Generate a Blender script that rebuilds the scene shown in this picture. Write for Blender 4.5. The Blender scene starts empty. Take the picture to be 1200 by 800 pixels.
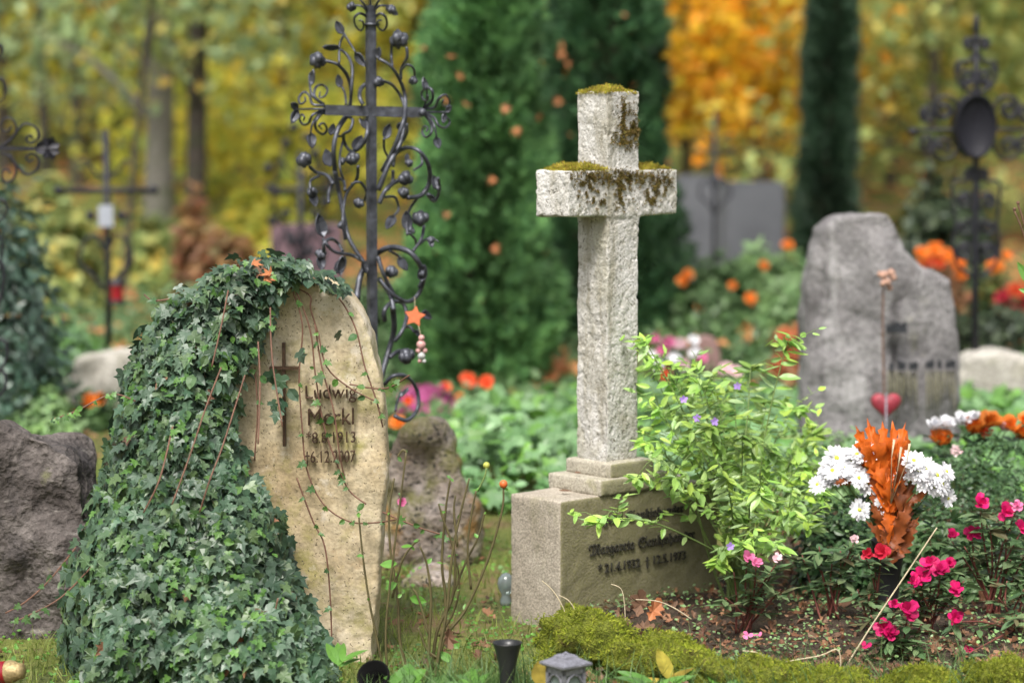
import bpy, bmesh, math, random
import numpy as np
from mathutils import Vector, noise
random.seed(7); RNG = np.random.default_rng(7)
SC = bpy.context.scene
COL = SC.collection
F = 2823.0; HY = 150.0; CAMZ = 1.3
TH = math.atan((400-HY)/F)
R = math.radians

# ------------------------------------------------------------------ camera
cam = bpy.data.cameras.new('camera'); camo = bpy.data.objects.new('camera', cam); COL.objects.link(camo)
cam.sensor_width = 36; cam.lens = 36*F/1200
camo.location = (0, 0, CAMZ); camo.rotation_euler = (math.pi/2-TH, 0, 0)
cam.clip_end = 500; cam.clip_start = .1
cam.dof.use_dof = True; cam.dof.focus_distance = 5.88; cam.dof.aperture_fstop = 1.95; cam.dof.aperture_blades = 9
SC.camera = camo

def P(x, y, D):
    """point of the place seen at photo pixel x,y at depth D metres"""
    a = (x-600)/F; b = (400-y)/F
    d = np.array([a, math.cos(TH)+b*math.sin(TH), -math.sin(TH)+b*math.cos(TH)])
    return np.array([0, 0, CAMZ]) + d*(D/d[1])
def ppm(D): return F/D

# ------------------------------------------------------------------ object helpers
def link(o, parent=None):
    COL.objects.link(o)
    if parent is not None: o.parent = parent
    return o
def tag(o, label=None, cat=None, group=None, kind=None):
    if label: o['label'] = label
    if cat: o['category'] = cat
    if group: o['group'] = group
    if kind: o['kind'] = kind
    return o
def thing(name, label, cat, loc=(0, 0, 0), group=None):
    o = bpy.data.objects.new(name, None); o.empty_display_size = .05; o.location = tuple(loc); COL.objects.link(o)
    return tag(o, label, cat, group)
def mesh_np(name, V, faces, mat, parent=None, smooth=False):
    """V world coordinates; faces: list of index tuples, or array (n,k)"""
    me = bpy.data.meshes.new(name)
    V = np.asarray(V, dtype=np.float32)
    if parent is not None: V = V - np.array(parent_loc(parent), dtype=np.float32)
    if isinstance(faces, np.ndarray):
        k = faces.shape[1]; n = faces.shape[0]
        me.vertices.add(len(V)); me.vertices.foreach_set('co', V.ravel())
        me.loops.add(n*k); me.loops.foreach_set('vertex_index', faces.astype(np.int32).ravel())
        me.polygons.add(n); me.polygons.foreach_set('loop_start', np.arange(0, n*k, k, dtype=np.int32))
        me.polygons.foreach_set('loop_total', np.full(n, k, dtype=np.int32))
        me.update(calc_edges=True)
    else:
        me.from_pydata(V.tolist(), [], faces); me.update()
    me.polygons.foreach_set('use_smooth', np.full(len(me.polygons), smooth))
    o = bpy.data.objects.new(name, me)
    if mat: me.materials.append(mat)
    return link(o, parent)
def parent_loc(p):
    v = Vector((0, 0, 0))
    while p is not None:
        v += p.location; p = p.parent
    return v

class MB:
    def __init__(s): s.v = []; s.f = []; s.n = 0
    def add(s, V, Fc):
        b = s.n; V = [tuple(map(float, q)) for q in V]
        s.v += V; s.n += len(V); s.f += [tuple(int(i)+b for i in f) for f in Fc]
        return s
    def box(s, c, size, ex=(1, 0, 0), ey=(0, 1, 0), ez=(0, 0, 1)):
        c = np.array(c); ex, ey, ez = map(lambda q: np.array(q, float), (ex, ey, ez))
        h = np.array(size)/2
        V = [c+ex*h[0]*i+ey*h[1]*j+ez*h[2]*k for i in (-1, 1) for j in (-1, 1) for k in (-1, 1)]
        return s.add(V, [(0, 1, 3, 2), (4, 6, 7, 5), (0, 4, 5, 1), (2, 3, 7, 6), (0, 2, 6, 4), (1, 5, 7, 3)])
    def tube(s, pts, r, seg=6, caps=True, sub=0):
        pts = [np.array(p, float) for p in pts]
        if sub: pts, r = crom(pts, r, sub)
        n = len(pts)
        if np.isscalar(r): r = [r]*n
        T = []
        for i in range(n):
            t = pts[min(i+1, n-1)]-pts[max(i-1, 0)]; T.append(t/(np.linalg.norm(t)+1e-9))
        u = np.cross(T[0], [0, 0, 1]);
        if np.linalg.norm(u) < 1e-3: u = np.cross(T[0], [0, 1, 0])
        u /= np.linalg.norm(u)
        V = []; Fc = []
        for i in range(n):
            u = u-T[i]*np.dot(u, T[i]); u /= (np.linalg.norm(u)+1e-9); w = np.cross(T[i], u)
            for k in range(seg):
                a = 2*math.pi*k/seg
                V.append(pts[i]+(u*math.cos(a)+w*math.sin(a))*r[i])
        for i in range(n-1):
            for k in range(seg):
                Fc.append((i*seg+k, i*seg+(k+1) % seg, (i+1)*seg+(k+1) % seg, (i+1)*seg+k))
        if caps: Fc += [tuple(range(seg-1, -1, -1)), tuple(range((n-1)*seg, n*seg))]
        return s.add(V, Fc)
    def lathe(s, c, prof, seg=20, axis=(0, 0, 1)):
        c = np.array(c, float); w = np.array(axis, float); w /= np.linalg.norm(w)
        u = np.cross(w, [0.3, 1, 0.1]); u /= np.linalg.norm(u); v = np.cross(w, u)
        V = []; Fc = []
        for r, z in prof:
            for k in range(seg):
                a = 2*math.pi*k/seg; V.append(c+w*z+(u*math.cos(a)+v*math.sin(a))*max(r, 1e-5))
        for i in range(len(prof)-1):
            for k in range(seg):
                Fc.append((i*seg+k, i*seg+(k+1) % seg, (i+1)*seg+(k+1) % seg, (i+1)*seg+k))
        return s.add(V, Fc)
    def blob(s, c, r, seg=10, rings=7, amp=0.0, seed=0):
        c = np.array(c, float); r = np.array(r if hasattr(r, '__len__') else (r, r, r), float)
        V = []; Fc = []
        for i in range(rings+1):
            th = math.pi*i/rings
            for k in range(seg):
                a = 2*math.pi*k/seg
                d = np.array([math.sin(th)*math.cos(a), math.sin(th)*math.sin(a), math.cos(th)])
                m = 1+amp*noise.noise(Vector(d*2.2)+Vector((seed*3.1, 0, 0))) if amp else 1
                V.append(c+d*r*m)
        for i in range(rings):
            for k in range(seg):
                Fc.append((i*seg+k, (i+1)*seg+k, (i+1)*seg+(k+1) % seg, i*seg+(k+1) % seg))
        return s.add(V, Fc)
    def build(s, name, mat, parent=None, smooth=True):
        return mesh_np(name, np.array(s.v), s.f, mat, parent, smooth)

def crom(pts, r, sub):
    n = len(pts); out = []; ro = []
    if np.isscalar(r): r = [r]*n
    for i in range(n-1):
        p0, p1, p2, p3 = pts[max(i-1, 0)], pts[i], pts[i+1], pts[min(i+2, n-1)]
        for k in range(sub):
            t = k/sub
            out.append(.5*((2*p1)+(-p0+p2)*t+(2*p0-5*p1+4*p2-p3)*t*t+(-p0+3*p1-3*p2+p3)*t**3))
            ro.append(r[i]*(1-t)+r[i+1]*t)
    out.append(pts[-1]); ro.append(r[-1])
    return out, ro

def remesh(o, voxel, sharp=False):
    m = o.modifiers.new('r', 'REMESH'); m.mode = 'VOXEL'; m.voxel_size = voxel; m.use_smooth_shade = True
    dg = bpy.context.evaluated_depsgraph_get(); dg.update()
    me = bpy.data.meshes.new_from_object(o.evaluated_get(dg))
    o.modifiers.clear(); mats = [x for x in o.data.materials]
    o.data = me
    me.materials.clear()
    for x in mats: me.materials.append(x)
    return o
def nz(v, s, seed=0): return noise.noise(Vector(v)*s+Vector((seed*7.3, seed*1.7, seed*3.9)))
def roughen(o, layers, smooth=True, fn=None):
    me = o.data; n = len(me.vertices)
    co = np.empty(n*3, np.float32); me.vertices.foreach_get('co', co); co = co.reshape(-1, 3)
    no = np.array([v.normal[:] for v in me.vertices])
    off = np.zeros(n)
    for i in range(n):
        p = Vector(co[i]); a = 0
        for amp, sc, sd in layers: a += amp*noise.noise(p*sc+Vector((sd*7.3, sd, 0)))
        if fn: a += fn(co[i], no[i])
        off[i] = a
    co = co+no*off[:, None]
    me.vertices.foreach_set('co', co.astype(np.float32).ravel()); me.update()
    me.polygons.foreach_set('use_smooth', np.full(len(me.polygons), smooth))

# ------------------------------------------------------------------ materials
def newmat(name):
    m = bpy.data.materials.new(name); m.use_nodes = True
    nt = m.node_tree; nt.nodes.clear()
    return m, nt, nt.nodes, nt.links
def ramp_node(N, cols, interp='LINEAR', pos=None):
    r = N.new('ShaderNodeValToRGB'); cr = r.color_ramp; cr.interpolation = interp
    k = len(cols)
    for i, c in enumerate(cols):
        p = (pos[i] if pos else (i/k if interp == 'CONSTANT' else i/max(k-1, 1)))
        e = cr.elements[i] if i < 2 else cr.elements.new(p)
        e.position = p; e.color = (*c[:3], 1)
    return r
def leafmat(name, cols, rough=.45, trans=.3, spec=.4, noise_s=None, sheen=0, vlo=.6, vhi=1.4):
    m, nt, N, L = newmat(name)
    g = N.new('ShaderNodeNewGeometry'); rp = ramp_node(N, cols)
    L.new(g.outputs['Random Per Island'], rp.inputs[0])
    col = rp.outputs[0]
    nt_ = N.new('ShaderNodeTexNoise'); nt_.inputs['Scale'].default_value = noise_s or 3.0
    tc = N.new('ShaderNodeTexCoord'); L.new(tc.outputs['Object'], nt_.inputs['Vector'])
    hs = N.new('ShaderNodeHueSaturation'); mr = N.new('ShaderNodeMapRange')
    mr.inputs[1].default_value = .3; mr.inputs[2].default_value = .7; mr.inputs[3].default_value = vlo; mr.inputs[4].default_value = vhi
    L.new(nt_.outputs[0], mr.inputs[0]); L.new(mr.outputs[0], hs.inputs['Value']); L.new(col, hs.inputs['Color'])
    b = N.new('ShaderNodeBsdfPrincipled'); b.inputs['Roughness'].default_value = rough
    b.inputs['Specular IOR Level'].default_value = spec
    L.new(hs.outputs[0], b.inputs['Base Color'])
    t = N.new('ShaderNodeBsdfTranslucent'); L.new(hs.outputs[0], t.inputs[0])
    mx = N.new('ShaderNodeMixShader'); mx.inputs[0].default_value = trans
    o = N.new('ShaderNodeOutputMaterial')
    L.new(b.outputs[0], mx.inputs[1]); L.new(t.outputs[0], mx.inputs[2]); L.new(mx.outputs[0], o.inputs[0])
    return m
def stonemat(name, cols, scale=6, bump=.4, bscale=60, rough=.9, pits=None, spots=None, patch=None, patch_z=None, streak=None, grain=(.65, 1.3)):
    """cols for large noise; pits=(color,scale,thresh) voronoi specks; patch list of (color, scale, lo, hi, seed)"""
    m, nt, N, L = newmat(name)
    tc = N.new('ShaderNodeTexCoord'); vec = tc.outputs['Object']
    n1 = N.new('ShaderNodeTexNoise'); n1.inputs['Scale'].default_value = scale; n1.inputs['Detail'].default_value = 8; n1.inputs['Roughness'].default_value = .65
    L.new(vec, n1.inputs['Vector'])
    mr = N.new('ShaderNodeMapRange'); mr.inputs[1].default_value = .3; mr.inputs[2].default_value = .7; L.new(n1.outputs[0], mr.inputs[0])
    rp = ramp_node(N, cols); L.new(mr.outputs[0], rp.inputs[0]); col = rp.outputs[0]
    # fine grain
    n2 = N.new('ShaderNodeTexNoise'); n2.inputs['Scale'].default_value = bscale*2; n2.inputs['Detail'].default_value = 4; L.new(vec, n2.inputs['Vector'])
    mg = N.new('ShaderNodeMapRange'); mg.inputs[1].default_value = .3; mg.inputs[2].default_value = .7; mg.inputs[3].default_value = grain[0]; mg.inputs[4].default_value = grain[1]
    L.new(n2.outputs[0], mg.inputs[0]); hs = N.new('ShaderNodeHueSaturation'); L.new(mg.outputs[0], hs.inputs['Value']); L.new(col, hs.inputs['Color']); col = hs.outputs[0]
    height = n2.outputs[0]
    for (c, s, lo, hi, sd, *strch) in (patch or []):
        mp = N.new('ShaderNodeMapping'); mp.inputs['Location'].default_value = (sd*3.1, sd*1.3, sd*.7)
        if strch: mp.inputs['Scale'].default_value = strch[0]
        L.new(vec, mp.inputs['Vector'])
        nn = N.new('ShaderNodeTexNoise'); nn.inputs['Scale'].default_value = s; nn.inputs['Detail'].default_value = 6; nn.inputs['Roughness'].default_value = .7; L.new(mp.outputs[0], nn.inputs['Vector'])
        q = N.new('ShaderNodeMapRange'); q.inputs[1].default_value = lo; q.inputs[2].default_value = hi; L.new(nn.outputs[0], q.inputs[0])
        mx = N.new('ShaderNodeMix'); mx.data_type = 'RGBA'; L.new(q.outputs[0], mx.inputs[0]); L.new(col, mx.inputs[6]); mx.inputs[7].default_value = (*c, 1); col = mx.outputs[2]
    if pits:
        for (c, s, th, amt) in pits:
            vo = N.new('ShaderNodeTexVoronoi'); vo.inputs['Scale'].default_value = s
            wn = N.new('ShaderNodeTexNoise'); wn.inputs['Scale'].default_value = s*.6; L.new(vec, wn.inputs['Vector'])
            va = N.new('ShaderNodeMix'); va.data_type = 'RGBA'; va.blend_type = 'LINEAR_LIGHT'; va.inputs[0].default_value = 2.0/s; L.new(vec, va.inputs[6]); L.new(wn.outputs['Color'], va.inputs[7])
            L.new(va.outputs[2], vo.inputs['Vector'])
            q = N.new('ShaderNodeMapRange'); q.inputs[1].default_value = th; q.inputs[2].default_value = th*.6; q.inputs[3].default_value = 0; q.inputs[4].default_value = 1
            L.new(vo.outputs[0], q.inputs[0])
            sep = N.new('ShaderNodeSeparateColor'); L.new(vo.outputs['Color'], sep.inputs[0])
            gt = N.new('ShaderNodeMath'); gt.operation = 'GREATER_THAN'; gt.inputs[1].default_value = 1-amt; L.new(sep.outputs[0], gt.inputs[0])
            ml = N.new('ShaderNodeMath'); ml.operation = 'MULTIPLY'; L.new(q.outputs[0], ml.inputs[0]); L.new(gt.outputs[0], ml.inputs[1])
            mx = N.new('ShaderNodeMix'); mx.data_type = 'RGBA'; L.new(ml.outputs[0], mx.inputs[0]); L.new(col, mx.inputs[6]); mx.inputs[7].default_value = (*c, 1); col = mx.outputs[2]
            sb = N.new('ShaderNodeMath'); sb.operation = 'SUBTRACT'; L.new(height, sb.inputs[0]); L.new(ml.outputs[0], sb.inputs[1]); height = sb.outputs[0]
    if streak:
        # algae on the faces that look along a given object-space direction, and towards the base
        (c, nrm, lo, hi, fac) = streak
        g = N.new('ShaderNodeNewGeometry'); dt = N.new('ShaderNodeVectorMath'); dt.operation = 'DOT_PRODUCT'; dt.inputs[1].default_value = nrm
        L.new(g.outputs['Normal'], dt.inputs[0]); q = N.new('ShaderNodeMapRange'); q.inputs[1].default_value = lo; q.inputs[2].default_value = hi; q.inputs[4].default_value = fac
        L.new(dt.outputs['Value'], q.inputs[0])
        ml = N.new('ShaderNodeMath'); ml.operation = 'MULTIPLY'; L.new(q.outputs[0], ml.inputs[0]); L.new(mg.outputs[0], ml.inputs[1]); ml.use_clamp = True
        mx = N.new('ShaderNodeMix'); mx.data_type = 'RGBA'; L.new(ml.outputs[0], mx.inputs[0]); L.new(col, mx.inputs[6]); mx.inputs[7].default_value = (*c, 1); col = mx.outputs[2]
    b = N.new('ShaderNodeBsdfPrincipled'); b.inputs['Roughness'].default_value = rough; b.inputs['Specular IOR Level'].default_value = .25
    L.new(col, b.inputs['Base Color'])
    n3 = N.new('ShaderNodeTexNoise'); n3.inputs['Scale'].default_value = bscale; n3.inputs['Detail'].default_value = 8; L.new(vec, n3.inputs['Vector'])
    ad = N.new('ShaderNodeMath'); ad.operation = 'ADD'; L.new(height, ad.inputs[0]); L.new(n3.outputs[0], ad.inputs[1])
    bp = N.new('ShaderNodeBump'); bp.inputs['Strength'].default_value = bump; bp.inputs['Distance'].default_value = .01
    L.new(ad.outputs[0], bp.inputs['Height']); L.new(bp.outputs[0], b.inputs['Normal'])
    o = N.new('ShaderNodeOutputMaterial'); L.new(b.outputs[0], o.inputs[0])
    return m
def plainmat(name, col, rough=.6, metal=0, var=.25, scale=40, bump=.1, trans=0, spec=.4, coat=0):
    m, nt, N, L = newmat(name)
    tc = N.new('ShaderNodeTexCoord'); n = N.new('ShaderNodeTexNoise'); n.inputs['Scale'].default_value = scale; n.inputs['Detail'].default_value = 5
    L.new(tc.outputs['Object'], n.inputs['Vector'])
    rp = ramp_node(N, [tuple(c*(1-var) for c in col), tuple(min(c*(1+var), 1) for c in col)], pos=[.3, .7]); L.new(n.outputs[0], rp.inputs[0])
    b = N.new('ShaderNodeBsdfPrincipled'); b.inputs['Roughness'].default_value = rough; b.inputs['Metallic'].default_value = metal
    b.inputs['Specular IOR Level'].default_value = spec; b.inputs['Transmission Weight'].default_value = trans; b.inputs['Coat Weight'].default_value = coat
    L.new(rp.outputs[0], b.inputs['Base Color'])
    bp = N.new('ShaderNodeBump'); bp.inputs['Strength'].default_value = bump; bp.inputs['Distance'].default_value = .005; L.new(n.outputs[0], bp.inputs['Height']); L.new(bp.outputs[0], b.inputs['Normal'])
    o = N.new('ShaderNodeOutputMaterial'); L.new(b.outputs[0], o.inputs[0])
    return m

# ------------------------------------------------------------------ leaf scattering
def T_oval(w=.4, fold=.06, bend=-.1, k=4):
    """lanceolate or oval leaf, length 1 along +y, normal +z"""
    V = [(0, 0, 0)]; ts = [i/k for i in range(1, k)]
    for t in ts:
        ww = w*.5*math.sin(math.pi*t**.8)**.8
        zz = bend*t*t
        V += [(0, t, zz-fold*w), (ww, t, zz), (-ww, t, zz)]
    V.append((0, 1, bend))
    Fc = [(0, 2, 1), (0, 1, 3)]
    for i in range(k-2):
        a = 1+3*i; b = a+3
        Fc += [(a, a+1, b+1), (a, b+1, b), (a, b+2, a+2), (a, b, b+2)]
    a = 1+3*(k-2); e = len(V)-1
    Fc += [(a, a+1, e), (a, e, a+2)]
    return np.array(V), np.array(Fc)
def T_outline(pts, center=(0, .3), zf=lambda x, y: 0):
    V = [(center[0], center[1], zf(*center))]+[(x, y, zf(x, y)) for x, y in pts]
    n = len(pts); Fc = [(0, 1+i, 1+(i+1) % n) for i in range(n)]
    return np.array(V), np.array(Fc)
def T_ivy(dx=0.0, narrow=1.0):
    h = [(.0, 0), (.2, -.1), (.42, -.02), (.52, .12), (.30, .24), (.33, .38), (.56, .56), (.26, .55), (.15, .72)]
    pts = [(x*narrow, y) for x, y in h]+[(dx, 1.0)]+[(-x*narrow, y) for x, y in h[:0:-1]]
    return T_outline(pts, (0, .3), lambda x, y: .22*abs(x)-.25*y*y-.35*x*x)
def T_oak(curl=.5):
    h = [(.04, 0), (.10, .12), (.22, .2), (.12, .3), (.32, .42), (.18, .52), (.34, .68), (.16, .76), (.14, .92)]
    pts = h+[(0, 1.0)]+[(-x*1.05, y+.02) for x, y in h[::-1]]
    return T_outline(pts, (0, .45), lambda x, y: curl*(x*x*2.0)+curl*.5*(y-.5)**2+.05*math.sin(x*14+y*9))
def T_maple(curl=.3):
    pts = []
    lob = [(-100, .30), (-78, .55), (-60, .32), (-35, .85), (-20, .45), (0, 1.0), (20, .45), (35, .85), (60, .32), (78, .55), (100, .30), (180, .08)]
    for a, r in lob: pts.append((r*math.sin(R(a)), .25+r*.75*math.cos(R(a))))
    return T_outline(pts, (0, .28), lambda x, y: curl*(x*x)-curl*.4*y*y+.04*math.sin(9*x+7*y))
def T_quad(w=.6, fold=.1):
    return np.array([(0, 0, 0), (w/2, .45, fold), (0, 1, -.05), (-w/2, .5, fold)]), np.array([(0, 1, 2), (0, 2, 3)])
def T_blade(w=.06, bend=.35):
    V = []; Fc = []
    for i in range(4):
        t = i/3; ww = w*(1-t)*.5+.001
        V += [(-ww, t*(1-.15*bend*t), bend*t*t), (ww, t*(1-.15*bend*t), bend*t*t)]
    for i in range(3):
        a = 2*i; Fc += [(a, a+1, a+3), (a, a+3, a+2)]
    return np.array(V), np.array(Fc)
def T_spray():
    """flat fan of scale foliage"""
    V = []; Fc = []
    for a, l in ((-55, .55), (-28, .8), (0, 1), (27, .82), (52, .6)):
        s, c = math.sin(R(a)), math.cos(R(a)); w = .09
        b = len(V); V += [(0, .05, 0), (s*l*.5+c*w, c*l*.5-s*w+.05, .03), (s*l, c*l, -.06), (s*l*.5-c*w, c*l*.5+s*w+.05, .0)]
        Fc += [(b, b+1, b+2), (b, b+2, b+3)]
    return np.array(V), np.array(Fc)
def norm(a): return a/(np.linalg.norm(a, axis=-1, keepdims=True)+1e-9)
def scatter(tpls, pos, nrm, tip, size):
    """place templates at pos; +z along nrm, +y towards tip. Returns V, faces"""
    pos = np.asarray(pos, float); n = len(pos)
    if n == 0: return np.zeros((0, 3)), np.zeros((0, 3), int)
    nrm = norm(np.broadcast_to(np.asarray(nrm, float), (n, 3))); tip = np.broadcast_to(np.asarray(tip, float), (n, 3))
    y = norm(tip-nrm*np.sum(tip*nrm, 1, keepdims=True)); x = np.cross(y, nrm)
    size = np.broadcast_to(np.asarray(size, float), (n,))
    if not isinstance(tpls, list): tpls = [tpls]
    which = RNG.integers(0, len(tpls), n); Vs = []; Fs = []; base = 0
    for k, (tv, tf) in enumerate(tpls):
        ix = np.where(which == k)[0]
        if len(ix) == 0: continue
        M = np.stack([x[ix], y[ix], nrm[ix]], 1)  # (m,3,3)
        V = np.einsum('vk,mkj->mvj', tv, M)*size[ix][:, None, None]+pos[ix][:, None, :]
        Fc = tf[None]+(np.arange(len(ix))*len(tv))[:, None, None]+base
        Vs.append(V.reshape(-1, 3)); Fs.append(Fc.reshape(-1, 3)); base += V.shape[0]*V.shape[1]
    return np.concatenate(Vs), np.concatenate(Fs)
def cat(*vf):
    Vs = []; Fs = []; b = 0
    for V, Fc in vf:
        Vs.append(V); Fs.append(Fc+b); b += len(V)
    return np.concatenate(Vs), np.concatenate(Fs)
def rnd(n, s=1.0): return RNG.normal(0, s, (n, 3))
def U(a, b, n=None): return RNG.uniform(a, b, n)
def inpoly(x, y, poly):
    c = np.zeros(len(x), bool); n = len(poly); j = n-1
    for i in range(n):
        xi, yi = poly[i]; xj, yj = poly[j]
        k = ((yi > y) != (yj > y)) & (x < (xj-xi)*(y-yi)/(yj-yi+1e-12)+xi)
        c ^= k; j = i
    return c
def polypts(poly, n):
    a = np.array(poly); lo = a.min(0); hi = a.max(0); out = np.zeros((0, 2))
    while len(out) < n:
        q = RNG.uniform(lo, hi, (n*3, 2)); q = q[inpoly(q[:, 0], q[:, 1], poly)]; out = np.concatenate([out, q])
    return out[:n]
def edgedist(pts, poly):
    a = np.array(poly); b = np.roll(a, -1, 0); d = np.full(len(pts), 1e9)
    for p, q in zip(a, b):
        e = q-p; t = np.clip(((pts-p)@e)/(e@e+1e-9), 0, 1); d = np.minimum(d, np.linalg.norm(pts-(p+t[:, None]*e), axis=1))
    return d
# ------------------------------------------------------------------ material set
M = {}
M['ivy'] = leafmat('ivy leaf', [(.03, .068, .038), (.05, .098, .055), (.085, .135, .09), (.042, .09, .042), (.085, .14, .05), (.05, .10, .06)], rough=.42, trans=.1, spec=.5, noise_s=5, vlo=.55, vhi=1.45)
M['ivy_young'] = leafmat('young ivy leaf', [(.06, .14, .035), (.11, .23, .05), (.05, .11, .045)], rough=.4, trans=.3)
M['twig'] = plainmat('brown twig', (.13, .07, .045), .8)
M['vine'] = plainmat('ivy runner bark', (.15, .075, .05), .7)
M['green_stem'] = plainmat('green stem', (.14, .2, .06), .6)
M['red_stem'] = plainmat('reddish stem', (.16, .05, .04), .5)
M['iron'] = plainmat('dark wrought iron', (.066, .07, .084), .42, .45, .55, 38, .7)
M['iron_light'] = plainmat('weathered wrought iron', (.07, .07, .08), .5, .3, .3, 60, .3)
M['blackiron'] = plainmat('black wrought iron', (.018, .018, .024), .5, .3, .3, 60, .3)
M['bronze'] = plainmat('weathered bronze', (.06, .034, .02), .5, .4, .4, 90, .4)
M['sand'] = stonemat('yellow sandstone', [(.30, .23, .13), (.40, .32, .2), (.47, .40, .28), (.54, .48, .38)], scale=3, bump=.22, bscale=55, grain=(.8, 1.18),
    patch=[((.26, .24, .07), 5, .52, .68, 3), ((.2, .17, .08), 9, .64, .78, 5), ((.60, .54, .45), 7, .58, .7, 8), ((.3, .17, .06), 3, .6, .75, 11)],
    pits=[((.12, .1, .06), 130, .35, .25)])
M['cross'] = stonemat('pitted pale stone', [(.44, .425, .395), (.54, .525, .50), (.60, .585, .565)], scale=5, grain=(.84, 1.14), bump=.4, bscale=70,
    patch=[((.24, .24, .11), 4, .56, .74, 2, (1, 1, .35)), ((.34, .32, .26), 14, .5, .7, 9), ((.28, .26, .2), 7, .52, .66, 21, (1, 1, .16)), ((.5, .49, .46), 9, .6, .68, 31)],
    pits=[((.17, .16, .13), 75, .34, .26), ((.24, .22, .18), 170, .40, .32)])
M['plinth'] = stonemat('grey brown cast stone', [(.27, .235, .185), (.34, .3, .245), (.39, .35, .29)], scale=5, bump=.25, bscale=90,
    patch=[((.2, .19, .1), 4, .54, .72, 4, (1, 1, .4)), ((.14, .13, .08), 6, .6, .75, 14)], pits=[((.12, .11, .08), 160, .3, .3)],
    streak=((.155, .145, .068), (.669, -.743, 0), .55, .85, .85))
M['steps'] = stonemat('grey cast stone steps', [(.33, .3, .24), (.42, .39, .32)], scale=7, bump=.25, bscale=90,
    patch=[((.26, .25, .12), 6, .52, .7, 6)], pits=[((.15, .13, .1), 150, .3, .3)], streak=((.2, .19, .09), (.669, -.743, 0), .55, .85, .7))
M['greystone'] = stonemat('grey rough granite', [(.13, .122, .124), (.21, .2, .203), (.30, .29, .29)], scale=4, bump=.6, bscale=40,
    patch=[((.36, .35, .35), 7, .54, .68, 3, (1, 1, .22)), ((.07, .065, .065), 9, .56, .66, 23, (1, 1, .2)), ((.12, .11, .1), 12, .6, .7, 7, (1, 1, .3)), ((.2, .2, .09), 4, .6, .75, 12, (1, 1, .3))], pits=[((.1, .1, .1), 70, .4, .3)])
M['algae'] = stonemat('yellow green algae', [(.13, .125, .08), (.17, .162, .11), (.16, .155, .125)], scale=14, bump=.2)
M['rock'] = stonemat('lichened pink grey rock', [(.16, .125, .095), (.28, .235, .20), (.42, .37, .34)], scale=9, bump=.9, bscale=35,
    patch=[((.15, .15, .04), 4, .46, .6, 3), ((.24, .14, .05), 6, .54, .66, 9), ((.07, .06, .05), 8, .6, .68, 5)], pits=[((.05, .05, .04), 60, .4, .35)])
M['darkrock'] = stonemat('dark purple grey rock', [(.035, .029, .026), (.085, .073, .068), (.17, .15, .14)], scale=7, bump=1, bscale=30,
    patch=[((.045, .04, .04), 5, .5, .62, 3, (1, 1, .3)), ((.24, .22, .2), 14, .58, .7, 9, (.5, 1, 2)), ((.12, .12, .06), 6, .62, .72, 5)])
M['palerock'] = stonemat('pale beige boulder', [(.3, .28, .24), (.42, .4, .36)], scale=6, bump=.4, bscale=30, patch=[((.2, .2, .12), 6, .55, .7, 3)])
M['slategrey'] = stonemat('blue grey granite slab', [(.085, .088, .10), (.125, .13, .145)], scale=3, bump=.1)
M['purplestone'] = stonemat('dark red brown granite', [(.13, .085, .1), (.19, .12, .14)], scale=3, bump=.1)
M['redstone'] = stonemat('polished red brown stone', [(.2, .12, .11), (.25, .16, .15)], scale=5, bump=.1, rough=.5)
M['soil'] = stonemat('dark humus soil', [(.035, .025, .018), (.075, .052, .038), (.12, .085, .06)], scale=30, bump=1, bscale=120, patch=[((.05, .06, .02), 12, .55, .65, 2)])
M['moss'] = leafmat('bright cushion moss', [(.20, .25, .025), (.30, .34, .04), (.15, .2, .02), (.38, .38, .06)], rough=.9, trans=.3, spec=.1, noise_s=14)
M['mossbase'] = stonemat('moss cushion', [(.09, .11, .015), (.2, .23, .03), (.3, .32, .045)], scale=40, bump=1.0, bscale=170, patch=[((.09, .06, .02), 14, .55, .7, 2)])
M['crossmoss'] = leafmat('yellow brown moss', [(.30, .29, .03), (.38, .36, .05), (.26, .17, .04), (.22, .24, .03), (.40, .26, .06)], rough=.9, trans=.2, spec=.1, noise_s=30)
M['crossmossdark'] = leafmat('olive brown moss', [(.11, .085, .025), (.16, .12, .04), (.09, .085, .02), (.2, .12, .05)], rough=.9, trans=.1, spec=.1, noise_s=30)
M['grass'] = leafmat('lawn grass', [(.14, .20, .035), (.22, .28, .05), (.10, .16, .03), (.30, .31, .10)], rough=.6, trans=.35)
M['darkgrass'] = leafmat('dark grass tufts', [(.05, .11, .03), (.09, .17, .05), (.13, .2, .06)], rough=.5, trans=.3)
M['straw'] = plainmat('dry straw', (.5, .42, .28), .7)
M['weed'] = leafmat('broad green weed', [(.08, .22, .03), (.14, .32, .05), (.10, .2, .06)], rough=.4, trans=.3)
M['shrub'] = leafmat('light green shrub leaf', [(.20, .38, .07), (.32, .52, .10), (.26, .42, .15), (.42, .60, .09), (.36, .50, .24)], rough=.4, trans=.35, spec=.5)
M['palegreen'] = leafmat('pale green leaf', [(.15, .28, .10), (.25, .38, .18), (.2, .34, .1)], rough=.45, trans=.3)
M['bluegreen'] = leafmat('blue green ground cover', [(.10, .22, .08), (.20, .33, .16), (.08, .18, .06), (.16, .34, .05)], rough=.42, trans=.2, spec=.5)
M['box'] = leafmat('dark small leaf', [(.025, .065, .025), (.05, .11, .035), (.09, .16, .07)], rough=.4, trans=.15)
M['thuja'] = leafmat('thuja spray', [(.03, .085, .03), (.075, .18, .06), (.14, .29, .09), (.045, .12, .045)], rough=.6, trans=.15, spec=.3, noise_s=2.6, vlo=.35, vhi=1.6)
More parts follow.
